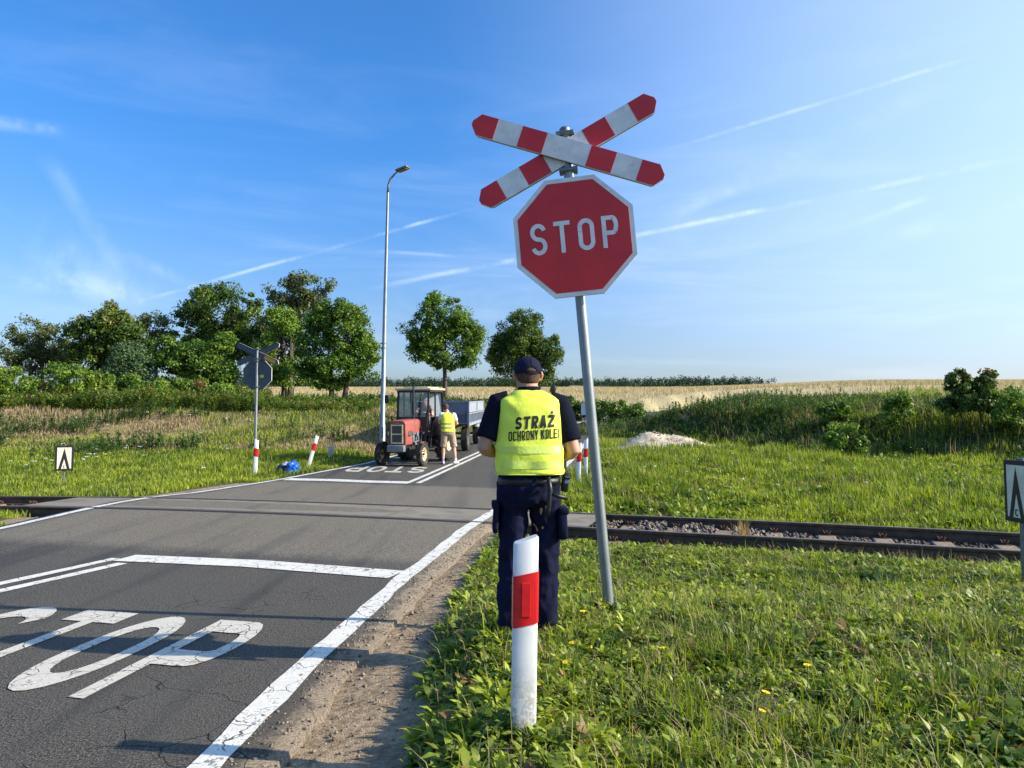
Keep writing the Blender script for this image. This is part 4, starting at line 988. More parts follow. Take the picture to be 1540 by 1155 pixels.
# white guide posts
POSTW = mat('post_white', (.76, .76, .75), .45, var=.06, vscale=7, dirt=(.40, .37, .32), dirt_amt=.14, dscale=9)
_t = POSTW.node_tree; _b = _t.nodes['Principled BSDF']; _src = _b.inputs['Base Color'].links[0].from_socket
_co = _t.nodes.new('ShaderNodeTexCoord').outputs['Object']; _sp = _t.nodes.new('ShaderNodeSeparateXYZ'); L(_t, _co, _sp.inputs[0])
_m1 = math_n(_t, 'MULTIPLY', maprange(_t, _sp.outputs[2], .02, .34, 1, 0), maprange(_t, noise(_t, _co, 38, 5, .75), .42, .58))
_mp = _t.nodes.new('ShaderNodeMapping'); _mp.inputs['Scale'].default_value = (60, 60, 3); L(_t, _co, _mp.inputs[0])
_m2 = maprange(_t, noise(_t, _mp.outputs[0], 1, 3, .7), .66, .74, 0, .45)
_c = mixc(_t, math_n(_t, 'MULTIPLY', _m1, .75), _src, (.30, .23, .15)); _c = mixc(_t, _m2, _c, (.42, .40, .36)); L(_t, _c, _b.inputs['Base Color'])
REFR = mat('reflector_red', (.62, .015, .02), .25, var=.1, vscale=30)
def guide_post(loc, rot, label, slope=1, H=.95):
    root = empty('guide_post', loc, 0, label, 'guide post', 'white guide posts with red bands', rot=rot)
    w = .050; dpt = .040
    def sec(z0, z1, ex):   # rounded flattened tube, top cut on a slope
        rings = []
        for z, sl in ((z0, 0), (z1, 0)):
            r = []
            for j in range(20):
                t = 2*math.pi*j/20; cx_ = abs(math.cos(t))**.22*math.copysign(1, math.cos(t)); cy_ = abs(math.sin(t))**.45*math.copysign(1, math.sin(t))
                r.append(Vector(((w+ex)*cx_, (dpt+ex)*cy_, z)))
            rings.append(r)
        return rings
    mb = MB(); r = sec(-.15, H, 0); top = [Vector((v.x, v.y, v.z-.016*(1-slope*v.x/w))) for v in r[1]]
    cap = [Vector((v.x*.93, v.y*.93, v.z+.006)) for v in top]
    mb.loft([r[0], [Vector((v.x, v.y, H-.2)) for v in top], top, cap]); mb.build('post_body', POSTW, root, auto=35)
    rr = sec(H*.55, H*.55+.205, .003)
    for q in rr:
        for v in q: v.z += slope*v.x*.22-.0
    band = MB(); band.loft([rr[0], rr[1]], cap=False); bd = band.build('red_band', REFR, root, auto=35)
    rf = MB()
    for sg in (-1, 1):
        rf.box((0, sg*(dpt+.0045), H*.55+.103), (.036, .004, .135), bev=.0015)
    rf.build('reflector', REFR, bd)
    return root
def gp(px_x, y, ry, lab, rz=0, s=1): guide_post((px_x, y, float(ground(px_x, y))-.01), (0, R(ry), R(rz)), lab, s)
guide_post((.045, 2.93, float(ground(.045, 2.93))-.005), (R(-1), R(1.0), R(4)), 'nearest white guide post with a red band, standing before the guard', H=.775)
gp(-6.52, 18.1, 2.0, 'white guide post right beside the pole of the far stop sign', 8, -1)
gp(-5.72, 20.0, 15, 'leaning white guide post by the blue bag on the left verge', 12, -1)
gp(1.50, 16.2, 2, 'nearer of the two guide posts right of the guard', -6, 1)
gp(1.80, 17.5, 1, 'farther of the two guide posts right of the guard', -6, 1)
# whistle boards for trains
def whistle_board(loc, rz, label, w=.36, h=.56, zb=.52, poler=.03):
    root = empty('track_board_sign', loc, R(rz), label, 'track sign', 'lineside boards with a black wedge')
    mb = MB(); mb.tube([(0, .035, -.2), (0, .035, zb+h+.02)], poler, 12); mb.build('pole', GALVD, root, auto=40)
    b = MB(); b.box((0, 0, zb+h/2), (w, .03, h), bev=.004); pb = b.build('board', BLK, root)
    f = MB(); fw = .045; f.box((0, -.0165, zb+h/2), (w-2*fw, .003, h-2*fw)); f.build('pale_face', LCREAM, pb)
    iw, ih = w-2*fw, h-2*fw; z0 = zb+fw
    m = MB(); M = Matrix.Translation((0, -.0195, 0))
    apex = (0, z0+ih*.97)
    m.prism([(-iw*.5*.80, z0), (-iw*.5*.40, z0), (0, z0+ih*.46), (0, z0+ih*.97)], M, .002)
    m.prism([(0, z0+ih*.97), (0, z0+ih*.46), (iw*.5*.40, z0), (iw*.5*.80, z0)], M, .002)
    m.build('black_wedge', BLK, pb)
    t = MB(); hh = .065
    lettering('C', .55, .16, 0, lambda u, v, k: ((u-.275)*hh, -.0225-k, z0+.012+v*hh), t, .1); t.build('lettering', BLK, pb)
    return root
whistle_board((4.565, 6.45, float(ground(4.63, 6.45))), -92, 'board with black wedge at the right edge, before the rails', w=.34, h=.56, zb=.54)
whistle_board((-9.98, 15.9, float(ground(-9.98, 15.9))), 30, 'cream board with black wedge in the left meadow beyond the rails', w=.36, h=.56, zb=.34, poler=.02)
# street lamp
root = empty('street_lamp', (-4.24, 23.3, float(ground(-4.24, 23.3))), 0, 'tall galvanised street lamp with a bent arm beside the tractor', 'street lamp')
hl = wz(268, 23.3)-root.location.z
mb = MB(); mb.tube([(0, 0, -.3), (0, 0, 1.1), (0, 0, 1.12), (.04, 0, hl*.55), (.10, 0, hl-.35)], [.105, .10, .085, .062, .042], 14); pole = mb.build('pole', GALV, root, auto=40)
mb = MB(); mb.tube([(.10, 0, hl-.36), (.11, 0, hl-.12), (.17, -.02, hl+.08), (.33, -.05, hl+.26), (.42, -.06, hl+.33)], [.04, .038, .034, .030, .028], 10); mb.build('arm', GALVD, root, smooth=True)
mb = MB(); Mh = Matrix.Rotation(R(-14), 3, 'Y') @ Matrix.Rotation(R(-20), 3, 'Z')
mb.box((.60, -.08, hl+.42), (.44, .30, .075), Mh, bev=.03); lh = mb.build('lamp_head', GALVD, root, auto=50)
mb = MB(); mb.box((.60+.012, -.08, hl+.373), (.32, .20, .02), Mh, bev=.006); mb.build('lens', mat('lamp_lens', (.25, .16, .07), .2), lh)
mb = MB(); mb.box((0, -.088, .85), (.10, .03, .35), bev=.008); mb.build('hatch', GALVD, root)
for zz in (3.6, 3.75):
    mb = MB(); mb.tube([(0.012, 0, zz), (0.013, 0, zz+.05)], .088, 14); mb.build('band', GALVD, root, auto=40)
# small things by the left verge
mb = MB(); mb.box((0, 0, .14), (.17, .13, .44), bev=.02); o = mb.build('boundary_stone', mat('marker_concrete', (.48, .46, .41), .9, var=.2, bump=.5))
o.location = (-5.75, 22.6, float(ground(-5.75, 22.6))); o.rotation_euler = (0, R(4), R(10)); tag(o, 'short concrete marker stone in the grass left of the tractor', 'marker stone')
BLUE = mat('blue_plastic', (.01, .10, .52), .35, var=.35, vscale=14, bump=.6, bscale=18)
def lump(name, loc, dims, material, amp=.25, seed=0, parent=None):
    bm = bmesh.new(); bmesh.ops.create_icosphere(bm, subdivisions=4, radius=1)
    for v in bm.verts:
        k = 1+amp*mnoise.noise(v.co*1.8+Vector((seed, 0, 0)))+amp*.5*mnoise.noise(v.co*4+Vector((0, seed, 0)))
        v.co = Vector((v.co.x*dims[0]*k, v.co.y*dims[1]*k, max(-.35, v.co.z)*dims[2]*k+.3*dims[2]))
    me = bpy.data.meshes.new(name); bm.to_mesh(me); bm.free(); o = link_mesh(name, me, material, parent, True); o.location = loc; return o
b0 = lump('plastic_bag', (-5.83, 18.9, float(ground(-5.83, 18.9))+.0), (.20, .15, .22), BLUE, .35, 3); tag(b0, 'crumpled blue plastic bag at the foot of the leaning guide post', 'plastic bag')
k = lump('knot', (.05, 0, .22), (.05, .05, .08), BLUE, .4, 5, b0)
b1 = lump('plastic_bag', (-6.12, 19.0, float(ground(-6.12, 19.0))), (.15, .13, .15), mat('dark_plastic', (.02, .025, .06), .4, bump=.4, bscale=20), .3, 9); tag(b1, 'dark bag beside the blue bag on the left verge', 'plastic bag')
b2 = lump('plastic_bag', (-5.98, 18.97, float(ground(-5.98, 18.97))+.17), (.13, .09, .07), mat('pale_plastic', (.62, .60, .72), .4), .3, 12); tag(b2, 'small pale lilac bag lying on top of the blue and dark bags', 'plastic bag')
# information board on two legs by the bend
root = empty('board_sign', (4.2, 41.5, float(ground(4.2, 41.5))), R(-10), 'white board on two legs far off by the road bend, right of the guard', 'road sign')
mb = MB(); mb.box((0, 0, 1.15+.1), (.32, .03, .68)); mb.build('board', mat('board_white', (.6, .62, .62), .5), root)
for sx in (-.12, .12): mb = MB(); mb.tube([(sx, .03, -.2), (sx, .03, 1.5)], .022, 8); mb.build('leg', GALVD, root)
# yellow hawkbit flowers in the verge
YEL = mat('petal_yellow', (.85, .62, .01), .6); STEM = mat('stem_green', (.09, .13, .03), .7)
fl = None
for (fx, fy) in [(.40, 4.05), (.50, 3.72), (.33, 3.55), (.55, 4.15), (.44, 3.40), (.97, 2.90), (.93, 2.82), (.28, 3.32), (.75, 3.5), (1.3, 3.2), (.62, 4.4)]:
    z = float(ground(fx, fy))
    if fl is None:
        fl = empty('yellow_flower', (fx, fy, z), 0, 'small yellow flower in the grass right of the nearest guide post', 'flower', 'yellow flowers in the near verge')
        mb = MB(); mb.tube([(0, 0, 0), (.008, .004, .10), (.0, .0, .185)], .0022, 5); mb.build('stem', STEM, fl)
        mb = MB()
        for j in range(14):
            a = 2*math.pi*j/14; c, s_ = math.cos(a), math.sin(a); r = .018
            mb.add([(0, 0, .187), (r*c-.004*s_, r*s_+.004*c, .193), (r*1.1*c, r*1.1*s_, .192), (r*c+.004*s_, r*s_-.004*c, .193)], [(0, 1, 2, 3)])
        mb.tube([(0, 0, .183), (0, 0, .194)], .006, 8); mb.build('flower_head', YEL, fl)
    else:
        c = copy_tree(fl); c.location = (fx, fy, z); c.rotation_euler = (rng.normal(0, .2), rng.normal(0, .2), rng.uniform(0, 6)); k = rng.uniform(.7, 1.1); c.scale = (k, k, k)
# white yarrow heads in the left meadow
n = 46; X = -12.4+rng.normal(0, .6, n); Y = 20+rng.normal(0, 1.2, n); X[20:] = rng.uniform(-22, -6.5, n-20); Y[20:] = rng.uniform(17, 30, n-20)
P = np.stack([X, Y, ground(X, Y)+rng.uniform(.25, .38, n)], -1); V, F, C = foliage(P, np.full(n, .05), 16, .035, np.full((n, 3), .62), 1, flat=.2)
o = np_mesh('white_yarrow', V, F, TREELEAF, cols=C); o['kind'] = 'stuff'
n = 60; X = rng.uniform(2, 16, n); Y = rng.uniform(10.5, 24, n)
P = np.stack([X, Y, ground(X, Y)+rng.uniform(.2, .32, n)], -1); V, F, C = foliage(P, np.full(n, .035), 12, .028, np.full((n, 3), .6), 1, flat=.3)
o = np_mesh('white_clover', V, F, TREELEAF, cols=C); o['kind'] = 'stuff'
# ------------------------------------------------------------------ people
from mathutils.bvhtree import BVHTree
def ell(c, rx, ry, n=20, tilt=None, e=1.0, z=Vector((0, 0, 1)), xdir=Vector((1, 0, 0))):
    c = Vector(c); z = Vector(z).normalized(); x = (xdir - z*xdir.dot(z)).normalized(); y = z.cross(x); r = []
    for j in range(n):
        t = 2*math.pi*j/n; a = math.cos(t); b = math.sin(t)
        r.append(c + x*rx*abs(a)**e*math.copysign(1, a) + y*ry*abs(b)**e*math.copysign(1, b))
    return r
def limb(mb, pts, rs, n=14, cap=True, sx=None):
    """tapered limb with interpolated rings"""
    P = []; Q = []
    for i in range(len(pts)-1):
        for k in range(4):
            f = k/4; g = f*f*(3-2*f)
            P.append(Vector(pts[i]).lerp(Vector(pts[i+1]), f)); Q.append(rs[i]*(1-g)+rs[i+1]*g)
    P.append(Vector(pts[-1])); Q.append(rs[-1])
    d = (P[-1]-P[-2]).normalized(); P.append(P[-1]+d*Q[-1]*.5); Q.append(Q[-1]*.75)
    d = (P[0]-P[1]).normalized(); P.insert(0, P[0]+d*Q[0]*.5); Q.insert(0, Q[0]*.75)
    mb.tube(P, Q, n)
def fuse(name, mb, material, parent, vox=.008, smooth=2, disp=None):
    me = bpy.data.meshes.new(name); me.from_pydata(mb.v, [], mb.f)
    bm = bmesh.new(); bm.from_mesh(me); bmesh.ops.recalc_face_normals(bm, faces=bm.faces[:]); bm.to_mesh(me); bm.free()
    o = bpy.data.objects.new(name, me); COL.objects.link(o)
    m = o.modifiers.new('r', 'REMESH'); m.mode = 'VOXEL'; m.voxel_size = vox; m.use_smooth_shade = True
    if smooth: s = o.modifiers.new('s', 'SMOOTH'); s.iterations = smooth; s.factor = .5
    dg = bpy.context.evaluated_depsgraph_get(); ev = o.evaluated_get(dg); me2 = bpy.data.meshes.new_from_object(ev)
    o.modifiers.clear(); o.data = me2; me2.materials.clear(); me2.materials.append(material); me2.shade_smooth()
    if disp:
        me2.update(); nr = [v.normal.copy() for v in me2.vertices]
        for v, nn_ in zip(me2.vertices, nr): v.co += nn_*disp(v.co)
    o.parent = parent; me2.update(); return o
def hand(mb, w, d, pal, side, curl=.6, s=1.0):
    """w wrist, d forearm direction, pal = palm normal; five separate curled fingers"""
    w = Vector(w); d = Vector(d).normalized(); pal = Vector(pal); pal = (pal-d*pal.dot(d)).normalized(); x = d.cross(pal).normalized()*side
    rings = [ell(w+d*t*s, a*s, b*s, 12, z=d, xdir=x, e=.75) for t, a, b in ((-.01, .026, .019), (.02, .032, .018), (.06, .041, .016), (.092, .041, .014))]
    mb.loft(rings)
    for i, (u, L_) in enumerate(((.031, .070), (.0105, .080), (-.0105, .075), (-.031, .058))):
        p = w+d*.088*s+x*u*s; dd = d.copy(); pts = [p-d*.02*s, p]; a = curl*.55
        for k, f in enumerate((.46, .31, .23)):
            dd = (Matrix.Rotation(0, 3, x) @ dd); dd = (dd*math.cos(a*(1+.1*i))+pal*math.sin(a*(1+.1*i))).normalized()
            p = p+dd*L_*f*s; pts.append(p); a = curl*.5*(k+1)
        mb.tube(pts, [.0092*s, .0092*s, .0085*s, .008*s, .0066*s], 8)
    p = w+d*.028*s+x*.03*s; dd = (d*.6+x*.75+pal*.35).normalized(); q = p+dd*.040*s; q2 = q+(d*.85+pal*.4+x*.1).normalized()*.030*s; q3 = q2+(d*.9+pal*.5-x*.1).normalized()*.024*s
    mb.tube([p-x*.012*s, p, q, q2, q3], [.013*s, .0125*s, .0105*s, .0098*s, .0075*s], 8)
def human(root, J, skin, vox=.006, k=1.0):
    mb = MB()
    hd = Vector(J['head']); nk = Vector(J['neck']); hips = Vector(J['hips']); yaw = J.get('yaw', 0); Mh = Matrix.Rotation(yaw, 3, 'Z')
    F = Mh @ Vector((0, 1, 0)); Rr = Mh @ Vector((1, 0, 0)); U = Vector((0, 0, 1))
    # torso
    ch = (hips+nk)/2
    def mid(f): return hips.lerp(nk, f)
    mb.loft([ell(mid(f), a*k, b*k, 20, e=.9) for f, a, b in ((-.12, .10, .09), (-.02, .165, .115), (.1, .17, .115), (.3, .15, .10), (.5, .16, .105), (.7, .175, .11), (.85, .17, .10), (.95, .12, .075), (1.03, .06, .06))])
    limb(mb, [nk-U*.05, nk+U*.03, hd-U*.04], [.062*k, .058*k, .056*k])
    # head
    prof = ((-.118, .018, .022, .048), (-.108, .040, .042, .040), (-.085, .054, .062, .026), (-.05, .064, .080, .012), (-.01, .071, .090, .004), (.03, .075, .096, -.002), (.065, .071, .090, -.006), (.092, .055, .070, -.008), (.108, .030, .040, -.008))
    mb.loft([ell(hd+U*z*k+F*o_*k, a*k, b*k, 22, xdir=Rr) for z, a, b, o_ in prof])
    mb.tube([hd+F*.088*k+U*.012*k, hd+F*.103*k-U*.012*k, hd+F*.110*k-U*.030*k, hd+F*.092*k-U*.038*k], [.009*k, .011*k, .014*k, .010*k], 8)   # nose
    mb.tube([hd-Rr*.022*k+F*.089*k-U*.062*k, hd+F*.098*k-U*.062*k, hd+Rr*.022*k+F*.089*k-U*.062*k], [.006*k, .009*k, .006*k], 6)   # lips
    for s in (-1, 1):
        e0 = hd+Rr*s*.073*k-F*.008*k
        mb.tube([e0-U*.028*k, e0+Rr*s*.010*k-U*.018*k, e0+Rr*s*.016*k+U*.008*k-F*.006*k, e0+Rr*s*.012*k+U*.026*k-F*.004*k, e0+U*.022*k+F*.006*k], [.008*k, .009*k, .010*k, .008*k, .006*k], 7)
        mb.tube([hd+Rr*s*.018*k+F*.084*k+U*.026*k, hd+Rr*s*.034*k+F*.084*k+U*.032*k, hd+Rr*s*.052*k+F*.070*k+U*.025*k], [.007*k]*3, 6)   # brow ridge
    for sd_, s in (('L', -1), ('R', 1)):
        sh, el, wr = (Vector(J[q+sd_]) for q in ('sh', 'el', 'wr'))
        limb(mb, [sh-Rr*s*.03*k, sh, sh.lerp(el, .45), el, el.lerp(wr, .25), wr], [.058*k, .056*k, .050*k, .042*k, .043*k, .028*k])
        hand(mb, wr, J.get('hd'+sd_, wr-el), J.get('pal'+sd_, (0, 0, -1)), s*J.get('thumb', 1), J.get('curl', .6), k)
        hp, kn, an = (Vector(J[q+sd_]) for q in ('hp', 'kn', 'an'))
        limb(mb, [hp+U*.03, hp, hp.lerp(kn, .4), kn, kn.lerp(an, .3), an], [.09*k, .092*k, .080*k, .056*k, .058*k, .038*k])
        toe = Vector(J['to'+sd_]); limb(mb, [an+(an-toe).normalized()*.04-U*.03, an-U*.03, toe], [.032*k, .036*k, .030*k])
    body = fuse('body', mb, skin, root, vox, 2)
    return body, F, Rr
def skin_mat(name, c):
    m = mat(name, c, .55, var=.12, vscale=12, bump=.15, bscale=180); m.node_tree.nodes['Principled BSDF'].inputs['Subsurface Weight'].default_value = .12
    m.node_tree.nodes['Principled BSDF'].inputs['Subsurface Radius'].default_value = (.8, .3, .15); m.node_tree.nodes['Principled BSDF'].inputs['Subsurface Scale'].default_value = .01
    return m
SKIN = skin_mat('skin_tanned', (.46, .24, .155)); SKIN2 = skin_mat('skin', (.58, .34, .25))
NAVY = mat('navy_cloth', (.008, .010, .030), .95, spec=.12, var=.3, vscale=10, bump=.5, bscale=35)
NAVYCAP = mat('navy_cap_cloth', (.009, .010, .032), .9, spec=.2, var=.2, vscale=10, bump=.4, bscale=300)
VEST = mat('fluorescent_vest', (.78, .88, .075), .65, var=.06, vscale=6, bump=.25, bscale=45)
STRIPM = mat('vest_strip', (.70, .86, .16), .5, var=.05, vscale=8, bump=.2, bscale=60)
INK = mat('printed_black', (.012, .014, .012), .7); LEATH = mat('black_leather', (.010, .010, .012), .42, bump=.3, bscale=90)
HAIRM = mat('short_brown_hair', (.09, .045, .025), .85, var=.4, vscale=60, bump=.8, bscale=220)
HAIRW = mat('grey_hair', (.50, .47, .43), .85, var=.3, vscale=60, bump=.6, bscale=200)
def wrinkle(sx, sy, sz, amp, seed=0, sharp=1):
    def f(c):
        v = mnoise.noise(Vector((c.x*sx+seed, c.y*sy, c.z*sz))) ; w = mnoise.noise(Vector((c.x*sx*2.3, c.y*sy*2.3+seed, c.z*sz*2.1)))
        return amp*((1-abs(v)*2)*.7 + w*.5 - .2)
    return f
def trousers(root, J, material, legs_to=1.0, width=1.0, vox=.01, amp=.008, cuff=None, name='trousers'):
    mb = MB(); hips = Vector(J['hips']); U = Vector((0, 0, 1))
    mb.loft([ell(hips+U*z, a, b, 22, e=.85) for z, a, b in ((.135, .165, .118), (.06, .174, .128), (0, .180, .135), (-.06, .172, .130), (-.11, .12, .10))])
    for s in 'LR':
        hp, kn, an = (Vector(J[q+s]) for q in ('hp', 'kn', 'an'))
        rs = [.108*width, .110*width, .098*width, .086*width, .088*width, (cuff or .080)*width]
        pts = [hp+U*.06, hp, hp.lerp(kn, .5), kn, kn.lerp(an, .55), an-U*.01]
        if legs_to < 1: e = hp.lerp(kn, legs_to*2 - 0.0) if legs_to < .5 else kn; pts = [hp+U*.06, hp, hp.lerp(e, .5), e]; rs = [.108*width, .112*width, .106*width, (cuff or .10)*width]
        P = []; Q = []
        for i in range(len(pts)-1):
            for q in range(4): f = q/4; P.append(pts[i].lerp(pts[i+1], f)); Q.append(rs[i]*(1-f)+rs[i+1]*f)
        P.append(pts[-1]); Q.append(rs[-1]); mb.tube(P, Q, 18)
    return fuse(name, mb, material, root, vox, 1, wrinkle(11, 7, 10, amp, 3))
def shirt(root, J, material, sleeve=.75, vox=.009, name='shirt', collar=.05, amp=.004):
    mb = MB(); hips = Vector(J['hips']); nk = Vector(J['neck']); U = Vector((0, 0, 1))
    def mid(f): return hips.lerp(nk, f)
    mb.loft([ell(mid(f), a, b, 22, e=.88) for f, a, b in ((.08, .178, .125), (.3, .165, .118), (.5, .172, .122), (.7, .186, .126), (.85, .18, .115), (.95, .13, .088), (1.03, .070, .068), (1.03+collar, .066, .066))])
    for s in 'LR':
        sh, el = Vector(J['sh'+s]), Vector(J['el'+s]); e = sh.lerp(el, sleeve)
        limb_pts = [sh+(sh-el).normalized()*.0-Vector((math.copysign(.05, sh.x), 0, -.005)), sh, sh.lerp(e, .5), e]
        mb.tube([Vector(p) for p in limb_pts], [.066, .069, .068, .066], 18)
    return fuse(name, mb, material, root, vox, 2, wrinkle(7, 7, 9, amp, 8))
def shoe(root, an, to, material, s=1.0, name='shoe', sole=None):
    an = Vector(an); to = Vector(to); d = (to-an); d.z = 0; d.normalize(); x = d.cross(Vector((0, 0, 1))); g = 0
    mb = MB(); base = Vector((an.x, an.y, g))
    pr = ((-.075, .020, .06), (-.065, .033, .078), (-.02, .036, .085), (.04, .040, .066), (.10, .044, .052), (.155, .040, .044), (.185, .024, .034))
    rings = []
    for t, hw, hh in pr:
        c = base+d*t*s
        rings.append([c+x*hw*s*math.cos(a)*(1.0 if math.sin(a) < 0 else .8)+Vector((0, 0, max(.004, (hh/2+hh/2*math.sin(a))*s))) for a in [2*math.pi*j/16 for j in range(16)]])
    mb.loft(rings)
    return mb.build(name, material, root, smooth=True)

# --- the guard in the foreground
gx0, gy0 = .10, 4.22; gz0 = float(ground(gx0, gy0))-.012
guard = empty('person', (gx0, gy0, gz0), R(3), 'uniformed guard seen from behind in navy cap and yellow safety vest with black lettering', 'person')
J = dict(hips=(0, 0, .875), neck=(.0, .0, 1.425), head=(-.006, .035, 1.532), yaw=R(10),
         shL=(-.175, 0, 1.375), elL=(-.268, -.035, 1.105), wrL=(-.150, .195, 1.06), shR=(.180, 0, 1.37), elR=(.262, -.03, 1.085), wrR=(.155, .215, 1.03),
         hdL=(.8, .6, .05), hdR=(-.75, .6, .1), palL=(0, -.5, -1), palR=(0, -.4, -1), curl=.8,
         hpL=(-.092, 0, .84), knL=(-.100, .02, .46), anL=(-.112, -.01, .09), hpR=(.092, 0, .84), knR=(.104, .035, .46), anR=(.094, .02, .09),
         toL=(-.150, .13, .035), toR=(.135, .15, .035))
body, F_, R_ = human(guard, J, SKIN, .0055)
trousers(guard, J, NAVY, vox=.008, amp=.016, cuff=.080, width=.86)
shirt(guard, J, mat('navy_shirt', (.006, .0075, .018), .95, spec=.12, var=.2, bump=.3, bscale=60), .80, vox=.009, collar=.045)
for s in 'LR': shoe(guard, J['an'+s], J['to'+s], LEATH, 1.08, 'boot')
# vest: boxy sheet over the shirt
mb = MB()
def vring(z, hw, hd, e=.62, cx_=0, cy_=0): return ell((cx_, cy_, z), hw, hd, 56, e=e)
vs_ = [(.955, .194, .146), (.967, .197, .148), (1.00, .198, .148), (1.10, .197, .145), (1.18, .193, .143), (1.25, .188, .142), (1.31, .183, .138), (1.36, .181, .130), (1.385, .174, .118), (1.402, .150, .106), (1.420, .118, .090), (1.436, .088, .076), (1.442, .076, .068)]
rings = []
for i in range(len(vs_)-1):
    for q in range(4):
        f = q/4; a = vs_[i]; b = vs_[i+1]; rings.append(vring(a[0]*(1-f)+b[0]*f, a[1]*(1-f)+b[1]*f, a[2]*(1-f)+b[2]*f))
rings.append(vring(*vs_[-1]))
mb.loft(rings, cap=False)
me = bpy.data.meshes.new('safety_vest'); me.from_pydata(mb.v, [], mb.f)
vest = link_mesh('safety_vest', me, VEST, guard, True)
me.update(); nrm_ = [v.normal.copy() for v in me.vertices]
def vfold(c):
    low = max(0, min(1, (1.24-c.z)/.12)); d = 0
    for zc_, sl, ph, am in ((1.055, .12, .0, .008), (1.10, -.10, 1.2, .006), (1.015, .05, 2.1, .006), (.975, -.06, .5, .006), (1.145, .16, 3.0, .005)):
        t = (c.z-zc_-sl*c.x+.010*math.sin(c.x*22+ph))/.011; d += am*math.exp(-t*t)*(.6+.4*math.sin(c.x*9+ph))
    d *= low*1.5
    d += .010*mnoise.noise(Vector((c.x*7, c.y*5, c.z*5)))+.0035*mnoise.noise(Vector((c.x*18, c.y*10, c.z*16+4)))
    # diagonal drag lines from the shoulders
    if c.z > 1.22: d += .005*math.sin(c.z*60+c.x*38)*math.exp(-((abs(c.x)-.12)/.05)**2)*min(1, (c.z-1.22)/.08)
    return d
for v, n_ in zip(me.vertices, nrm_):
    out = Vector((v.co.x, v.co.y, 0)).normalized(); v.co += out*vfold(v.co)
me.update()
m_ = vest.modifiers.new('thick', 'SOLIDIFY'); m_.thickness = .003; m_.offset = 1
bv = BVHTree.FromPolygons([v.co.copy() for v in me.vertices], [tuple(p.vertices) for p in me.polygons])
def on_back(x, z, lift=.0045):
    h = bv.ray_cast(Vector((x, -1, z)), Vector((0, 1, 0)))
    return Vector((x, (h[0].y if h[0] else -.13)-lift, z))
t = MB(); sl = math.tan(R(3.6))
h1 = .073
lettering('STRA\u017b', .60, .225, .14, lambda u, v, k: on_back(-.092+u*h1*.88+.014*v*.4, 1.212+v*h1+sl*(u*h1), .0045+k), t, .10)
h2 = .056
lettering('OCHRONY KOLEI', .42, .145, .085, lambda u, v, k: on_back(-.128+u*h2*.885, 1.146+v*h2+sl*(u*h2)*.9, .0045+k), t, .10)
t.build('lettering', INK, vest)
for zz in (1.012, 1.098):
    st = MB(); q = []
    for i in range(41):
        x = -.188+.376*i/40; a = on_back(x, zz-.021, .0062); b = on_back(x, zz+.021, .0062); q += [a, b]
    st.add(q, [(2*i, 2*i+2, 2*i+3, 2*i+1) for i in range(40)]); st.build('reflective_strip', STRIPM, vest, smooth=True)
# bindings on the edges of the vest
bd = MB(); hem = [Vector((math.copysign(abs(math.cos(a))**.62, math.cos(a))*.200, math.copysign(abs(math.sin(a))**.62, math.sin(a))*.155, .957)) for a in [2*math.pi*j/56 for j in range(57)]]
bd.tube(hem, .0035, 5, cap=False); bd.build('binding', STRIPM, vest, smooth=True)
# cap
hd = Vector(J['head']); Mc = Matrix.Translation(hd) @ Matrix.Rotation(R(10), 4, 'Z')
mb = MB(); rings = []
for z, a, b, oy in ((.012, .082, .100, -.004), (.03, .084, .103, -.004), (.06, .081, .099, -.004), (.085, .070, .087, -.004), (.104, .050, .064, -.004), (.115, .024, .032, -.004), (.118, .004, .005, -.004)):
    rings.append([Mc @ Vector((a*math.cos(t_), b*math.sin(t_)+oy, z)) for t_ in [2*math.pi*j/36 for j in range(36)]])
# arch cut above the strap at the back
for r_, zz in ((rings[0], 0), (rings[1], 1)):
    for j in range(36):
        t_ = 2*math.pi*j/36; k_ = math.exp(-((t_-1.5*math.pi)/.38)**2); r_[j] = r_[j]+Vector((0, 0, (.040 if zz == 0 else .024)*k_))
mb.loft(rings, cap=False); mb.tube([Mc @ Vector((0, -.004, .117)), Mc @ Vector((0, -.004, .124))], .008, 10)
cap = mb.build('cap', NAVYCAP, guard, smooth=True)
cap.modifiers.new('t', 'SOLIDIFY').thickness = .003
mb = MB(); top = []; bot = []
for i in range(13):
    a = R(25+130*i/12); ri = .092; ro = .092+.07*math.sin(math.pi*i/12)**.6
    for rr in (ri, ro): pt = Vector((rr*math.cos(a)*.88, rr*math.sin(a)*1.08, .014-.012*(rr-ri)/.07)); top.append(Mc @ pt); bot.append(Mc @ (pt-Vector((0, 0, .004))))
mb.add(top+bot, [(2*i, 2*i+1, 2*i+3, 2*i+2) for i in range(12)]+[(26+2*i, 26+2*i+2, 26+2*i+3, 26+2*i+1) for i in range(12)]+[(2*i+1, 27+2*i, 29+2*i, 2*i+3) for i in range(12)])
mb.build('brim', NAVYCAP, cap, smooth=True)
mb = MB(); q = []
for i in range(9):
    a = R(240+60*i/8); q += [Mc @ Vector((.083*math.cos(a), .1015*math.sin(a)-.004, .008)), Mc @ Vector((.083*math.cos(a), .1015*math.sin(a)-.004, .026))]
mb.add(q, [(2*i, 2*i+2, 2*i+3, 2*i+1) for i in range(8)]); mb.build('strap', NAVYCAP, cap).modifiers.new('t', 'SOLIDIFY').thickness = .003
mb = MB(); seams = []
for j in range(6):
    a = R(60*j+30); mb.tube([Mc @ Vector((math.cos(a)*A, math.sin(a)*B-.004, z+.001)) for z, A, B in ((.058, .0825, .1005), (.085, .071, .088), (.104, .051, .065), (.117, .010, .012))], .0012, 4)
mb.build('seam', NAVY, cap)
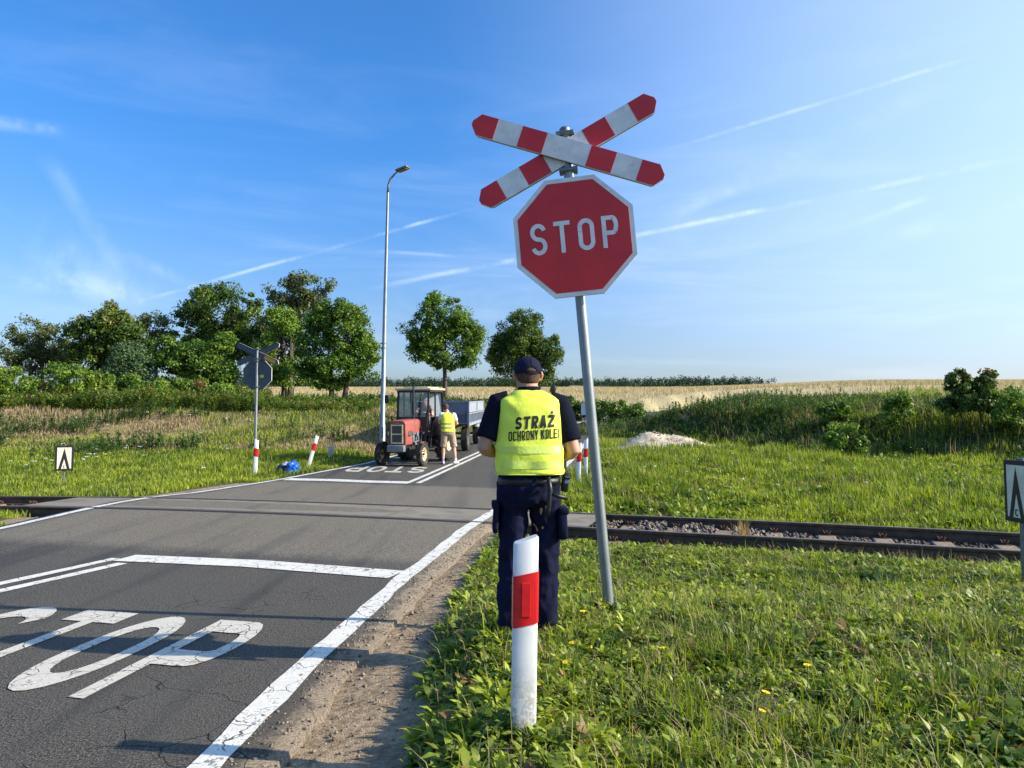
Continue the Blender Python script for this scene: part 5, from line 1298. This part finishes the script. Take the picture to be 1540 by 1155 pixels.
mb = MB(); mb.loft([ell(hd+Vector((0, 0, z))+Matrix.Rotation(R(10), 3, 'Z') @ Vector((0, o_-.004, 0)), a, b, 22, xdir=Matrix.Rotation(R(10), 3, 'Z') @ Vector((1, 0, 0))) for z, a, b, o_ in ((-.045, .050, .055, -.026), (-.03, .062, .070, -.016), (-.005, .0735, .087, -.006), (.03, .0775, .098, -.003), (.06, .073, .09, -.004))])
mb.build('hair', HAIRM, guard, smooth=True)
for s in (-1, 1):
    mb = MB(); e = Mc @ Vector((s*.030, .083, .010)); bm_ = bmesh.new(); bmesh.ops.create_uvsphere(bm_, u_segments=12, v_segments=8, radius=.011)
    mb.add([e+v.co for v in bm_.verts], [[v.index for v in f.verts] for f in bm_.faces]); bm_.free(); mb.build('eye', mat('eye', (.6, .58, .55), .2), guard, smooth=True)
# belt, radio, baton, pouch, shoulder microphone
mb = MB(); r1 = ell((0, 0, .895), .186, .136, 40, e=.8); r2 = ell((0, 0, .935), .184, .134, 40, e=.8); mb.loft([r1, r2], cap=False); mb.build('belt', LEATH, guard, smooth=True).modifiers.new('t', 'SOLIDIFY').thickness = .005
mb = MB(); mb.box((.212, -.015, .905), (.038, .065, .115), Matrix.Rotation(R(6), 3, 'Y'), bev=.008); mb.tube([(.214, .0, .95), (.216, .0, 1.01), (.216, .0, 1.03)], [.009, .008, .007], 8); mb.tube([(.205, -.052, .935), (.235, -.045, .93)], .012, 8); rd = mb.build('radio', mat('radio_black', (.014, .015, .017), .3), guard, auto=40)
mb = MB(); mb.box((.2185, -.0495, .915), (.024, .004, .032)); mb.build('display', mat('display_glass', (.14, .20, .30), .1), rd)
mb = MB(); mb.tube([(.098, -.168, .945), (.108, -.172, .87), (.098, -.168, .76), (.092, -.164, .725)], [.013, .014, .014, .012], 10); mb.tube([(.112, -.170, .852), (.150, -.172, .838), (.205, -.160, .826)], [.011, .011, .014], 10); mb.build('baton', LEATH, guard, smooth=True)
mb = MB(); mb.tube([(.101, -.150, .93), (.101, -.175, .90), (.101, -.150, .885)], .009, 6); mb.build('baton_ring', LEATH, guard)
for sx, z, w in ((.193, .665, .052), (-.197, .70, .030)):
    mb = MB(); mb.box((sx, -.01, z), (w, .15, .175), Matrix.Rotation(R(-3*math.copysign(1, sx)), 3, 'Y'), bev=.014); mb.box((sx*1.02, -.01, z+.075), (w+.008, .156, .04), bev=.01)
    mb.build('cargo_pocket', NAVY, guard, auto=60)
mb = MB(); mb.box((.150, .045, 1.455), (.035, .03, .05), Matrix.Rotation(R(15), 3, 'Y'), bev=.01); mb.tube([(.15, .045, 1.43), (.16, .10, 1.36), (.13, .14, 1.25)], .004, 6); mb.build('shoulder_microphone', LEATH, guard, auto=50)

# --- the man talking at the tractor
px0, py0 = -1.88, 20.95; man = empty('person', (px0, py0, float(zroad(px0, py0))+.005), R(14), 'man in beige shorts and yellow vest leaning towards the tractor cab', 'person')
J2 = dict(hips=(0, -.02, .94), neck=(-.02, .10, 1.50), head=(-.05, .17, 1.645), yaw=R(25), shL=(-.18, .09, 1.45), elL=(-.23, .22, 1.20), wrL=(-.19, .46, 1.27), shR=(.18, .06, 1.44), elR=(.285, .12, 1.17), wrR=(.12, .33, 1.12),
          hpL=(-.095, 0, .90), knL=(-.13, .03, .49), anL=(-.15, -.02, .09), hpR=(.095, -.02, .90), knR=(.17, -.01, .49), anR=(.21, -.06, .09), toL=(-.16, .13, .04), toR=(.30, .05, .04), curl=.5)
human(man, J2, SKIN2, .012)
trousers(man, J2, mat('beige_shorts_cloth', (.36, .28, .19), .85, var=.15, bump=.3, bscale=30), legs_to=.99, vox=.014, amp=.008, cuff=.104, name='shorts')
shirt(man, J2, mat('white_tee', (.66, .68, .72), .8), .62, vox=.013, collar=.0)
mb = MB()
hp_, nk_ = Vector(J2['hips']), Vector(J2['neck'])
mb.loft([ell(hp_.lerp(nk_, f), a, b, 40, e=.75) for f, a, b in ((.0, .203, .148), (.12, .205, .15), (.3, .20, .148), (.5, .195, .146), (.66, .188, .145), (.8, .195, .142), (.9, .172, .122), (.97, .11, .09), (1.0, .08, .075))], cap=False)
v2 = mb.build('safety_vest', mat('yellow_vest', (.72, .80, .05), .7, var=.08, vscale=8, bump=.3, bscale=30), man, smooth=True)
for f0 in (.16, .37):
    s = MB(); s.loft([ell(hp_.lerp(nk_, f), .205, .152, 40, e=.75) for f in (f0, f0+.07)], cap=False); s.build('reflective_strip', mat('grey_reflective', (.20, .21, .14), .5), v2)
mb = MB(); h_ = Vector(J2['head']); mb.loft([ell(h_+Vector((0, o_, z)), a, b, 20) for z, a, b, o_ in ((-.06, .055, .05, -.035), (-.02, .078, .085, -.018), (.03, .086, .103, -.010), (.07, .082, .10, -.006), (.10, .064, .08, -.006), (.122, .03, .04, -.006))]); mb.build('hair', HAIRM, man, smooth=True)
for s in 'LR':
    shoe(man, J2['an'+s], J2['to'+s], mat('trainer_white', (.72, .72, .74), .6), 1.05, 'trainer')
    mb = MB(); a_ = Vector(J2['an'+s]); mb.tube([a_+Vector((0, 0, -.03)), a_+Vector((0, 0, .06))], [.048, .046], 12); mb.build('sock', mat('sock_blue', (.10, .16, .42), .8) if s == 'L' else mat('sock_white', (.7, .7, .7), .8), man, smooth=True)
# ------------------------------------------------------------------ tractor
TRED = mat('tractor_red', (.33, .085, .070), .5, var=.15, vscale=4, dirt=(.20, .10, .07), dirt_amt=.35, dscale=5)
TBLK = mat('tractor_black', (.014, .014, .016), .5, var=.2)
TYRE = mat('tyre_rubber', (.030, .028, .026), .85, var=.35, vscale=7, bump=.5, bscale=60, dirt=(.13, .11, .085), dirt_amt=.3)
CREAM = mat('cream_paint', (.66, .56, .34), .5, var=.12, vscale=8, dirt=(.25, .17, .10), dirt_amt=.3)
ROOFM = mat('cab_roof_cream', (.50, .41, .27), .5, var=.1)
IRON = mat('greasy_iron', (.045, .042, .040), .6, metal=.5, var=.4, vscale=14, bump=.4, bscale=50)
GREY = mat('grey_casting', (.16, .175, .20), .55, var=.15, vscale=8)
def glass_mat():
    m = bpy.data.materials.new('window_glass'); m.use_nodes = True; t = m.node_tree; b = t.nodes['Principled BSDF']; b.inputs['Roughness'].default_value = .04; b.inputs['Base Color'].default_value = (.55, .62, .66, 1)
    tr = t.nodes.new('ShaderNodeBsdfTransparent'); tr.inputs[0].default_value = (.50, .56, .60, 1); gl = t.nodes.new('ShaderNodeBsdfGlossy'); gl.inputs['Roughness'].default_value = .05
    fr = t.nodes.new('ShaderNodeFresnel'); fr.inputs[0].default_value = 1.5; mx = t.nodes.new('ShaderNodeMixShader')
    L(t, math_n(t, 'ADD', fr.outputs[0], .10, clamp=True), mx.inputs[0]); L(t, tr.outputs[0], mx.inputs[1]); L(t, gl.outputs[0], mx.inputs[2]); L(t, mx.outputs[0], t.nodes['Material Output'].inputs[0]); return m
GLASS = glass_mat()
def wheel(root, c, r, w, rim_r, name='wheel', lug=0, rimmat=None, side=1, steer=0, rims=None):
    e = empty(name, c); e.parent = root; e.rotation_euler = (0, 0, steer)
    M = Matrix.Rotation(R(90), 4, 'Z')
    h = w/2; prof = [(rim_r, -h*.75), (rim_r+.02, -h*.9), (r*.80, -h), (r*.93, -h*.95), (r*.985, -h*.75), (r, -h*.3), (r, h*.3), (r*.985, h*.75), (r*.93, h*.95), (r*.80, h), (rim_r+.02, h*.9), (rim_r, h*.75), (rim_r-.012, 0), (rim_r, -h*.75)]
    mb = MB(); mb.lathe(prof, M, 40)
    nl = lug or 44
    for i in range(nl):
        for sg in ((-1, 1) if lug else (-1, 0, 1)):
            a = 2*math.pi*(i+(.25 if sg > 0 else 0))/nl
            Mr = Matrix.Rotation(a, 3, 'Y') @ Matrix.Rotation(R(38*sg if lug else 0), 3, 'Z')
            if lug: mb.box(Matrix.Rotation(a, 3, 'Y') @ Vector((0, sg*w*.24, r+.012)), (.045, w*.55, .035), Matrix.Rotation(a, 3, 'Y') @ Matrix.Rotation(R(35*sg), 3, 'Z'))
            else: mb.box(Matrix.Rotation(a, 3, 'Y') @ Vector((0, sg*w*.3, r+.003)), (r*.09, w*.22, .012), Matrix.Rotation(a, 3, 'Y'))
    mb.build('tyre', TYRE, e, auto=40)
    mb = MB(); hh = h*.75*side; pr = [(.0, hh*.2), (rim_r*.22, hh*.25), (rim_r*.30, hh*.05), (rim_r*.72, hh*.02), (rim_r*.80, hh*.55), (rim_r*.93, hh*.7), (rim_r*.97, hh*1.02), (rim_r+.012, hh*1.04), (rim_r+.004, hh*.9), (rim_r-.01, 0), (rim_r+.004, -hh*.9), (rim_r+.012, -hh)]
    mb.lathe(pr, M, 32); rim = mb.build('rim', rimmat or CREAM, e, auto=35)
    mb = MB(); mb.tube([(0, 0, 0), (0, side*abs(hh)*.85, 0)], [rim_r*.22, rim_r*.17], 14)
    for i in range(6): a = i*math.pi/3; mb.tube([(rim_r*.45*math.cos(a), side*abs(hh)*.02, rim_r*.45*math.sin(a)), (rim_r*.45*math.cos(a), side*(abs(hh)*.02+.03), rim_r*.45*math.sin(a))], .014, 6)
    mb.build('hub', IRON, e, auto=40); return e
TX, TY = -3.14, 20.42; TZ = float(zroad(TX, TY))+.006
fwd = Vector((-.25, -.968, 0)); rzT = math.atan2(fwd.y, fwd.x)
pitch = math.atan((float(zroad(TX+.5, TY+1.94))-float(zroad(TX, TY)))/2.0)
trac = empty('tractor', (TX, TY, TZ), 0, 'faded red farm tractor with a cream-roofed cab stopped at the line', 'tractor', rot=(0, pitch, rzT)); trac.scale = (.94, .94, .94)
wheel(trac, (0, .66, .345), .345, .17, .20, side=1); wheel(trac, (0, -.66, .345), .345, .17, .20, side=-1, steer=R(-6))
wheel(trac, (-1.98, .68, .68), .665, .34, .36, side=1, lug=20); wheel(trac, (-1.98, -.68, .68), .665, .34, .36, side=-1, lug=20)
mb = MB()   # engine, gearbox, axles
mb.box((-.45, 0, .72), (1.15, .34, .42), bev=.03); mb.box((-1.5, 0, .72), (1.2, .42, .42), bev=.04); mb.box((-1.98, 0, .68), (.34, .9, .30), bev=.05)
mb.tube([(-1.98, -.55, .68), (-1.98, .55, .68)], .10, 14); mb.beam((0, -.58, .42), (0, .58, .42), .10, .09); mb.box((0, 0, .50), (.26, .22, .24), bev=.02)
for s in (-1, 1):
    mb.tube([(0, s*.58, .30), (0, s*.58, .60)], .035, 10); mb.beam((-.1, s*.17, .52), (-1.0, s*.17, .52), .04, .10)
    mb.tube([(-.02, s*.50, .33), (-.75, s*.16, .52)], .018, 8)
mb.build('chassis', IRON, trac, auto=40)
mb = MB()
for i in range(4): mb.box((-.12-.22*i, .20, .82), (.13, .10, .20), bev=.015)
mb.tube([(-.15, .235, .95), (-.85, .235, .95)], .035, 10); mb.tube([(-.1, .24, .74), (-.15, .33, .70), (-.5, .33, .72), (-.65, .26, .86)], .022, 8); mb.tube([(-.3, .25, .66), (-.3, .33, .66)], .06, 12)
mb.tube([(-.60, .25, .60), (-.62, .36, .70), (-.75, .36, .95), (-.82, .30, 1.15)], .012, 6); mb.tube([(-.55, .22, .62), (-.70, .40, .60), (-.90, .42, .75), (-.95, .40, 1.05)], .014, 6)
mb.box((-.52, .27, .92), (.14, .08, .14), bev=.02); mb.build('engine', GREY, trac, auto=40)
# bonnet
def hood_ring(x, hw, zb, zt, rr=.12, n=6):
    pts = [Vector((x, -hw, zb))]
    for i in range(n+1): a = R(180-90*i/n); pts.append(Vector((x, -hw+rr+rr*math.cos(a), zt-rr+rr*math.sin(a))))
    for i in range(n+1): a = R(90-90*i/n); pts.append(Vector((x, hw-rr+rr*math.cos(a), zt-rr+rr*math.sin(a))))
    pts.append(Vector((x, hw, zb))); return pts
mb = MB(); mb.loft([hood_ring(.34, .255, .66, 1.34), hood_ring(.37, .262, .64, 1.355), hood_ring(.30, .27, .62, 1.37), hood_ring(.0, .275, .80, 1.385), hood_ring(-.03, .275, .98, 1.385), hood_ring(-.88, .275, .98, 1.40)], cap=True)
hood = mb.build('bonnet', TRED, trac, auto=40)
for s in (-1, 1): mb = MB(); mb.box((.10, s*.268, .82), (.50, .02, .36), bev=.008); mb.build('side_panel', TRED, hood)
mb = MB()   # grille frame
gw_, gz0_, gz1_ = .175, .70, 1.23
for s in (-1, 1): mb.beam((.385, s*gw_, gz0_), (.385, s*gw_, gz1_), .035, .03)
for z in (gz0_, (gz0_+gz1_)/2, gz1_): mb.beam((.387, -gw_-.015, z), (.387, gw_+.015, z), .03, .035)
gr = mb.build('grille', CREAM, hood)
mb = MB(); mb.box((.372, 0, (gz0_+gz1_)/2), (.012, gw_*2, gz1_-gz0_)); mb.build('mesh_panel', TBLK, gr)
mb = MB()
for i in range(9): y = -gw_+.035+i*(2*gw_-.07)/8; mb.beam((.392, y, gz0_), (.392, y, gz1_), .008, .012)
mb.build('grille_bar', mat('bar_grey', (.20, .19, .15), .5), gr)
mb = MB(); mb.box((.388, 0, 1.285), (.01, .14, .035), bev=.004); mb.box((-.45, .279, 1.25), (.26, .008, .045), bev=.003); mb.build('badge', GREY, hood)
mb = MB(); mb.box((.44, 0, .54), (.18, .54, .20), bev=.025); mb.box((.30, 0, .54), (.2, .3, .14)); mb.box((.536, 0, .54), (.012, .30, .06), bev=.004); mb.build('front_weight', GREY, trac, auto=40)
for s in (-1, 1):
    mb = MB(); mb.tube([(.16, s*.34, .98), (.05, s*.34, .98)], [.075, .05], 14); mb.tube([(.06, s*.34, .97), (.04, s*.27, .93)], .012, 6); hl_ = mb.build('headlight', TBLK, trac, auto=40)
    mb = MB(); mb.tube([(.162, s*.34, .98), (.168, s*.34, .98)], .066, 14); mb.build('lens', mat('headlight_glass', (.6, .62, .6), .1), hl_)
mb = MB(); mb.tube([(-.62, .12, 1.36), (-.62, .12, 2.30), (-.62, .12, 2.42)], [.034, .030, .030], 12); mb.tube([(-.62, .12, 1.55), (-.62, .12, 1.95)], .055, 14); mb.build('exhaust', TBLK, trac, auto=50)
# cab
cx0, cx1, cw = -.92, -2.12, .54
mb = MB()
for s in (-1, 1):
    mb.beam((cx0+.10, s*(cw-.02), 1.05), (cx0, s*(cw-.03), 2.28), .055, .055, up=(1, 0, 0)); mb.beam((cx1, s*cw, 1.25), (cx1+.05, s*cw, 2.28), .055, .055, up=(1, 0, 0))
    mb.beam((-1.42, s*cw, 1.35), (-1.42, s*cw, 2.28), .04, .045, up=(1, 0, 0))
    for z in (2.26, 1.36) if s < 0 else (2.26,): mb.beam((cx0, s*cw, z), (cx1, s*cw, z), .045, .05)
    mb.beam((cx0+.10, s*(cw-.02), 1.05), (cx0+.13, s*.40, .70), .05, .05); mb.beam((cx0+.12, s*.38, .72), (cx1, s*.38, .78), .08, .05)
for z, y in ((2.26, cw), (1.42, cw-.02), (1.06, cw-.02)): mb.beam((cx0+(2.26-z)*.08, -y, z), (cx0+(2.26-z)*.08, y, z), .05, .055)
mb.beam((cx1, -cw, 2.26), (cx1, cw, 2.26), .05, .05); mb.beam((cx1, -cw, 1.40), (cx1, cw, 1.40), .05, .05); mb.beam((cx0+.04, -.10, 1.4), (cx0+.0, -.10, 2.26), .025, .025, up=(1, 0, 0))
mb.box((cx0+.09, 0, 1.235), (.02, 2*cw-.06, .32)); mb.box((-1.5, 0, .86), (1.15, 1.0, .05)); mb.box((cx1-.0, 0, 1.2), (.03, 1.0, .4))
cab = mb.build('cab_frame', TBLK, trac)
mb = MB(); mb.box((-1.54, 0, 2.33), (1.40, 1.22, .075), bev=.03); mb.box((-1.60, 0, 2.385), (1.0, .85, .05), bev=.02); mb.build('cab_roof', ROOFM, trac, auto=40)
mb = MB(); xz = lambda z: cx0+(2.26-z)*.08
mb.add([(xz(1.42), -.51, 1.42), (xz(1.42), .51, 1.42), (xz(2.25), .51, 2.25), (xz(2.25), -.51, 2.25)], [(0, 1, 2, 3)]); mb.build('windscreen', GLASS, cab)
mb = MB(); mb.add([(cx1, -.51, 1.42), (cx1, .51, 1.42), (cx1, .51, 2.25), (cx1, -.51, 2.25)], [(0, 1, 2, 3)]); mb.build('rear_window', GLASS, cab)
mb = MB(); mb.add([(cx0, -cw, 1.38), (cx1, -cw, 1.38), (cx1, -cw, 2.24), (cx0, -cw, 2.24)], [(0, 1, 2, 3)]); mb.build('side_window', GLASS, cab)
# open door swung back on the sunny side
dr_ = empty('door', (cx1+.02, cw+.02, 0)); dr_.parent = trac; dr_.rotation_euler = (0, 0, R(-62))
mb = MB()
for a, b in (((0, 0, 1.0), (0, 0, 2.22)), ((.66, 0, 1.0), (.60, 0, 2.22)), ((0, 0, 2.22), (.60, 0, 2.22)), ((0, 0, 1.42), (.65, 0, 1.42)), ((0, 0, 1.0), (.66, 0, 1.0))): mb.beam(a, b, .04, .03, up=(0, 1, 0))
mb.build('door_frame', TBLK, dr_)
mb = MB(); mb.add([(.02, 0, 1.44), (.63, 0, 1.44), (.59, 0, 2.20), (.02, 0, 2.20)], [(0, 1, 2, 3)]); mb.build('pane', mat('painted_reflection_glass', (.42, .50, .58), .25), dr_)  # opaque pale blue: the reflection in the pane is painted as its colour
MRED = mat('mudguard_black', (.03, .022, .022), .5, var=.2)
for s in (-1, 1):   # rear mudguards
    mb = MB(); prof_ = [(.74, R(a)) for a in range(10, 150, 14)]; A = []; 
    for r_, a in prof_: A.append([(-1.98+r_*math.cos(a), s*y, .68+r_*math.sin(a)) for y in (.42, .90)])
    k = [p for q in A for p in q]; mb.add(k, [(2*i, 2*i+1, 2*i+3, 2*i+2) for i in range(len(A)-1)])
    fd = mb.build('mudguard', MRED, trac, auto=40); fd.modifiers.new('t', 'SOLIDIFY').thickness = .01
MDULL = mat('mudguard_dull', (.20, .065, .055), .55)
for s in (-1, 1):
    mb = MB(); A = [[(.385*math.cos(R(a)), s*y, .345+.385*math.sin(R(a))) for y in (.58, .74)] for a in range(62, 140, 12)]
    mb.add([p for q in A for p in q], [(2*i, 2*i+1, 2*i+3, 2*i+2) for i in range(len(A)-1)])
    fd = mb.build('front_mudguard', MDULL, trac, auto=40); fd.modifiers.new('t', 'SOLIDIFY').thickness = .01
mb = MB(); mb.tube([(-.98, -.58, 1.95), (-.80, -.78, 2.0), (-.78, -.84, 2.03)], .012, 6); mb.box((-.78, -.86, 2.02), (.03, .15, .26), bev=.02)
mb.tube([(-.95, -.56, 1.45), (-.55, -.62, 1.42), (-.50, -.80, 1.50)], .016, 6); mb.tube([(-.6, -.55, 1.15), (-.55, -.6, 1.5)], .03, 8); mb.build('mirror', TBLK, trac, auto=50)
# front loader subframe and hoses at the sunny side of the cab
mb = MB(); mb.beam((-.80, .40, .50), (-.88, .48, 1.60), .07, .05, up=(1, 0, 0)); mb.beam((-1.05, .50, .45), (-1.02, .60, 1.30), .03, .04); mb.tube([(-.80, .46, .80), (-.72, .52, 1.2), (-.82, .54, 1.65), (-1.0, .57, 1.5)], .014, 6); mb.tube([(-.92, .50, .62), (-.95, .56, 1.2), (-.98, .57, 1.7)], .018, 6)
mb.box((-1.2, .55, .48), (.28, .16, .03)); mb.beam((-1.32, .50, .48), (-1.32, .46, .82), .03, .03); mb.beam((-1.08, .50, .48), (-1.08, .46, .82), .03, .03); mb.build('step_and_levers', IRON, trac)
mb = MB(); mb.tube([(-1.02, 0, 1.15), (-1.22, 0, 1.48)], .02, 8); ring = [(-1.24+.10*math.cos(a)*.45-.0, .19*math.sin(a), 1.50+.19*math.cos(a)*.45) for a in [2*math.pi*j/20 for j in range(21)]]; mb.tube(ring, .013, 6, cap=False)
mb.tube([(-1.24, -.17, 1.5), (-1.24, .17, 1.5)], .008, 5); mb.build('steering_wheel', TBLK, trac, smooth=True)
mb = MB(); mb.box((-1.72, .0, 1.13), (.42, .44, .10), bev=.03); mb.box((-1.92, .0, 1.34), (.08, .44, .34), Matrix.Rotation(R(-10), 3, 'Y'), bev=.03); mb.tube([(-1.72, 0, .88), (-1.72, 0, 1.1)], .06, 8); mb.build('driver_seat', LEATH, trac, auto=40)
# driver
M_ = trac.matrix_basis
def tl(x, y, z): return Matrix.LocRotScale(trac.location, trac.rotation_euler, trac.scale) @ Vector((x, y, z))
drv = empty('person', tl(-1.70, .10, 1.18), rzT-R(90), 'grey-haired driver seated inside the tractor cab', 'person')
J3 = dict(hips=(0, .0, .07), neck=(0.0, .06, .60), head=(-.02, .11, .745), yaw=R(-35), shL=(-.18, .06, .54), elL=(-.30, .20, .30), wrL=(-.16, .42, .36), shR=(.18, .06, .54), elR=(.24, .26, .34), wrR=(.12, .46, .38),
          hpL=(-.10, .05, .05), knL=(-.16, .45, .08), anL=(-.16, .52, -.22), hpR=(.10, .05, .05), knR=(.16, .45, .08), anR=(.16, .52, -.22), toL=(-.17, .66, -.26), toR=(.17, .66, -.26), curl=.9)
human(drv, J3, SKIN2, .014)
trousers(drv, J3, mat('work_trousers', (.05, .055, .07), .85), vox=.015, amp=.004)
shirt(drv, J3, mat('checked_shirt', (.22, .15, .14), .8, var=.4, vscale=20), .6, vox=.014, collar=0)
mb = MB(); h_ = Vector(J3['head']); mb.loft([ell(h_+Vector((0, o_, z)), a, b, 20) for z, a, b, o_ in ((-.04, .06, .06, -.03), (.0, .080, .085, -.02), (.04, .086, .100, -.012), (.08, .078, .094, -.008), (.105, .058, .07, -.006), (.122, .03, .04, -.006))]); mb.build('hair', HAIRW, drv, smooth=True)
# ------------------------------------------------------------------ trailer
TRB = mat('trailer_blue_grey', (.12, .155, .22), .55, var=.15, vscale=3, dirt=(.20, .17, .14), dirt_amt=.3, dscale=5)
TRL = mat('trailer_side_grey', (.30, .33, .39), .5, var=.12, vscale=3, dirt=(.26, .22, .18), dirt_amt=.25, dscale=5)
TRD = mat('trailer_panel_dark', (.075, .090, .12), .6, var=.2, vscale=3)
RX, RY = -2.53, 26.25; hdg = Vector((-.058, -.998, 0)); rzR = math.atan2(hdg.y, hdg.x)
pit = math.atan((float(zroad(RX+.2, RY+3.9))-float(zroad(RX, RY)))/3.9)
trl = empty('trailer', (RX, RY, float(zroad(RX, RY))+.006), 0, 'blue-grey farm trailer with ribbed drop sides hitched behind the red tractor', 'trailer', rot=(0, pit, rzR))
for x in (0, -3.75):
    for s in (-1, 1): wheel(trl, (x, s*.82, .44), .44, .26, .24, side=s, rimmat=mat('rim_grey', (.18, .18, .18), .6, var=.3))
mb = MB(); L0, L1, HW, Z0, Z1 = .85, -4.6, 1.02, 1.0, 1.80
mb.box(((L0+L1)/2, 0, Z0-.03), (L0-L1, 2*HW+.04, .06)); 
for s in (-1, 1): mb.beam((L0-.1, s*.4, .88), (L1+.1, s*.4, .88), .08, .14)
for x in (0, -3.75): mb.beam((x, -.8, .44), (x, .8, .44), .09, .09); mb.beam((x-.35, -.4, .78), (x+.35, -.4, .78), .07, .05); mb.beam((x-.35, .4, .78), (x+.35, .4, .78), .07, .05); mb.tube([(x, .4, .5), (x, .4, .8)], .04, 8); mb.tube([(x, -.4, .5), (x, -.4, .8)], .04, 8)
mb.tube([(0, 0, .70), (0, 0, .78)], .40, 20)
mb.beam((.1, -.3, .55), (2.2, 0, .58), .06, .07); mb.beam((.1, .3, .55), (2.2, 0, .58), .06, .07); mb.tube([(2.15, 0, .58), (2.95, 0, .60)], .04, 10)
mb.build('chassis', IRON, trl, auto=40)
def board_panel(name, a, b, up0, up1, outdir, material, ribs, parent=trl):
    a = Vector(a); b = Vector(b); o_ = Vector(outdir); mb = MB(); d = (b-a)
    zs = (up0, (up0+up1)/2-.01, (up0+up1)/2+.01, up1)
    lo = MB(); lo.beam(a+Vector((0, 0, (zs[0]+zs[1])/2)), b+Vector((0, 0, (zs[0]+zs[1])/2)), .03, zs[1]-zs[0]); lo.build('lower_panel', TRD, parent)
    for z0, z1 in ((zs[0], zs[1]), (zs[2], zs[3])):
        if z0 == zs[2]: mb.beam(a+Vector((0, 0, (z0+z1)/2)), b+Vector((0, 0, (z0+z1)/2)), .03, z1-z0)
        for z in (z0+.02, z1-.02): mb.beam(a+o_*.022+Vector((0, 0, z)), b+o_*.022+Vector((0, 0, z)), .03, .04)
    for i in range(ribs+1):
        p = a+d*(i/ribs)
        q = p+(d.normalized()*(.02 if i == 0 else -.02 if i == ribs else 0))
        mb.beam(q+o_*.026+Vector((0, 0, zs[0])), q+o_*.026+Vector((0, 0, zs[1])), .045, .035, up=o_)
        if i % 8 == 0: mb.beam(q+o_*.028+Vector((0, 0, zs[2])), q+o_*.028+Vector((0, 0, zs[3])), .045, .035, up=o_)
    return mb.build(name, material, parent)
board_panel('front_board', (L0, -HW, 0), (L0, HW, 0), Z0, Z1, (1, 0, 0), TRB, 4)
board_panel('rear_board', (L1, -HW, 0), (L1, HW, 0), Z0, Z1, (-1, 0, 0), TRB, 4)
for s in (-1, 1): board_panel('side_board', (L0-.04, s*HW, 0), (L1+.04, s*HW, 0), Z0, Z1, (0, s, 0), TRL, 16)
mb = MB()
for s in (-1, 1):
    for x in (L0, L1): mb.beam((x+(.02 if x > 0 else -.02), s*(HW+.01), Z0-.06), (x+(.02 if x > 0 else -.02), s*(HW+.01), Z1+.02), .06, .06, up=(1, 0, 0))
mb.build('corner_post', TRB, trl)
mb = MB()
for s in (-1, 1): mb.beam((L0, s*(HW+.02), Z0-.03), (L1, s*(HW+.02), Z0-.03), .06, .07)
mb.build('bed_rail', TRL, trl)
for s in (-1, 1):
    mb = MB(); A = [[(-3.75+.52*math.cos(R(a)), s*y, .44+.50*math.sin(R(a))) for y in (.68, .98)] for a in range(35, 146, 14)]; mb.add([p for q in A for p in q], [(2*i, 2*i+1, 2*i+3, 2*i+2) for i in range(len(A)-1)]); mb.build('mudguard', TRL, trl, auto=40).modifiers.new('t', 'SOLIDIFY').thickness = .01
mb = MB(); mb.tube([(L0+.06, .05, .95), (L0+.10, .06, 1.55), (L0+.06, .06, 1.78)], .014, 6); mb.tube([(L0+.1, .1, .9), (L0+.5, .15, .70), (L0+1.6, .05, .72)], .014, 6); mb.build('brake_hose', TBLK, trl)
# load of dug earth and cut branches heaped in the bed
nn = 40; X_, Y_ = np.meshgrid(np.linspace(L1+.06, L0-.06, nn), np.linspace(-HW+.05, HW-.05, 24)); Z_ = 1.55+.14*fbm(X_+9, Y_, 1.3, 97)+.05*fbm(X_, Y_, 5, 98)+.16*np.exp(-((X_+3.4)/.8)**2)
ii_ = np.arange(nn*24).reshape(24, nn); LF = np.stack([ii_[:-1, :-1], ii_[:-1, 1:], ii_[1:, 1:], ii_[1:, :-1]], -1).reshape(-1, 4)
o = np_mesh('soil_load', np.stack([X_, Y_, Z_], -1).reshape(-1, 3), LF, mat('dug_soil', (.10, .07, .045), .95, var=.4, bump=.8, bscale=20), smooth=True)
o.location = trl.location; o.rotation_euler = trl.rotation_euler; tag(o, 'brown earth heaped in the bed of the trailer', 'load of soil')
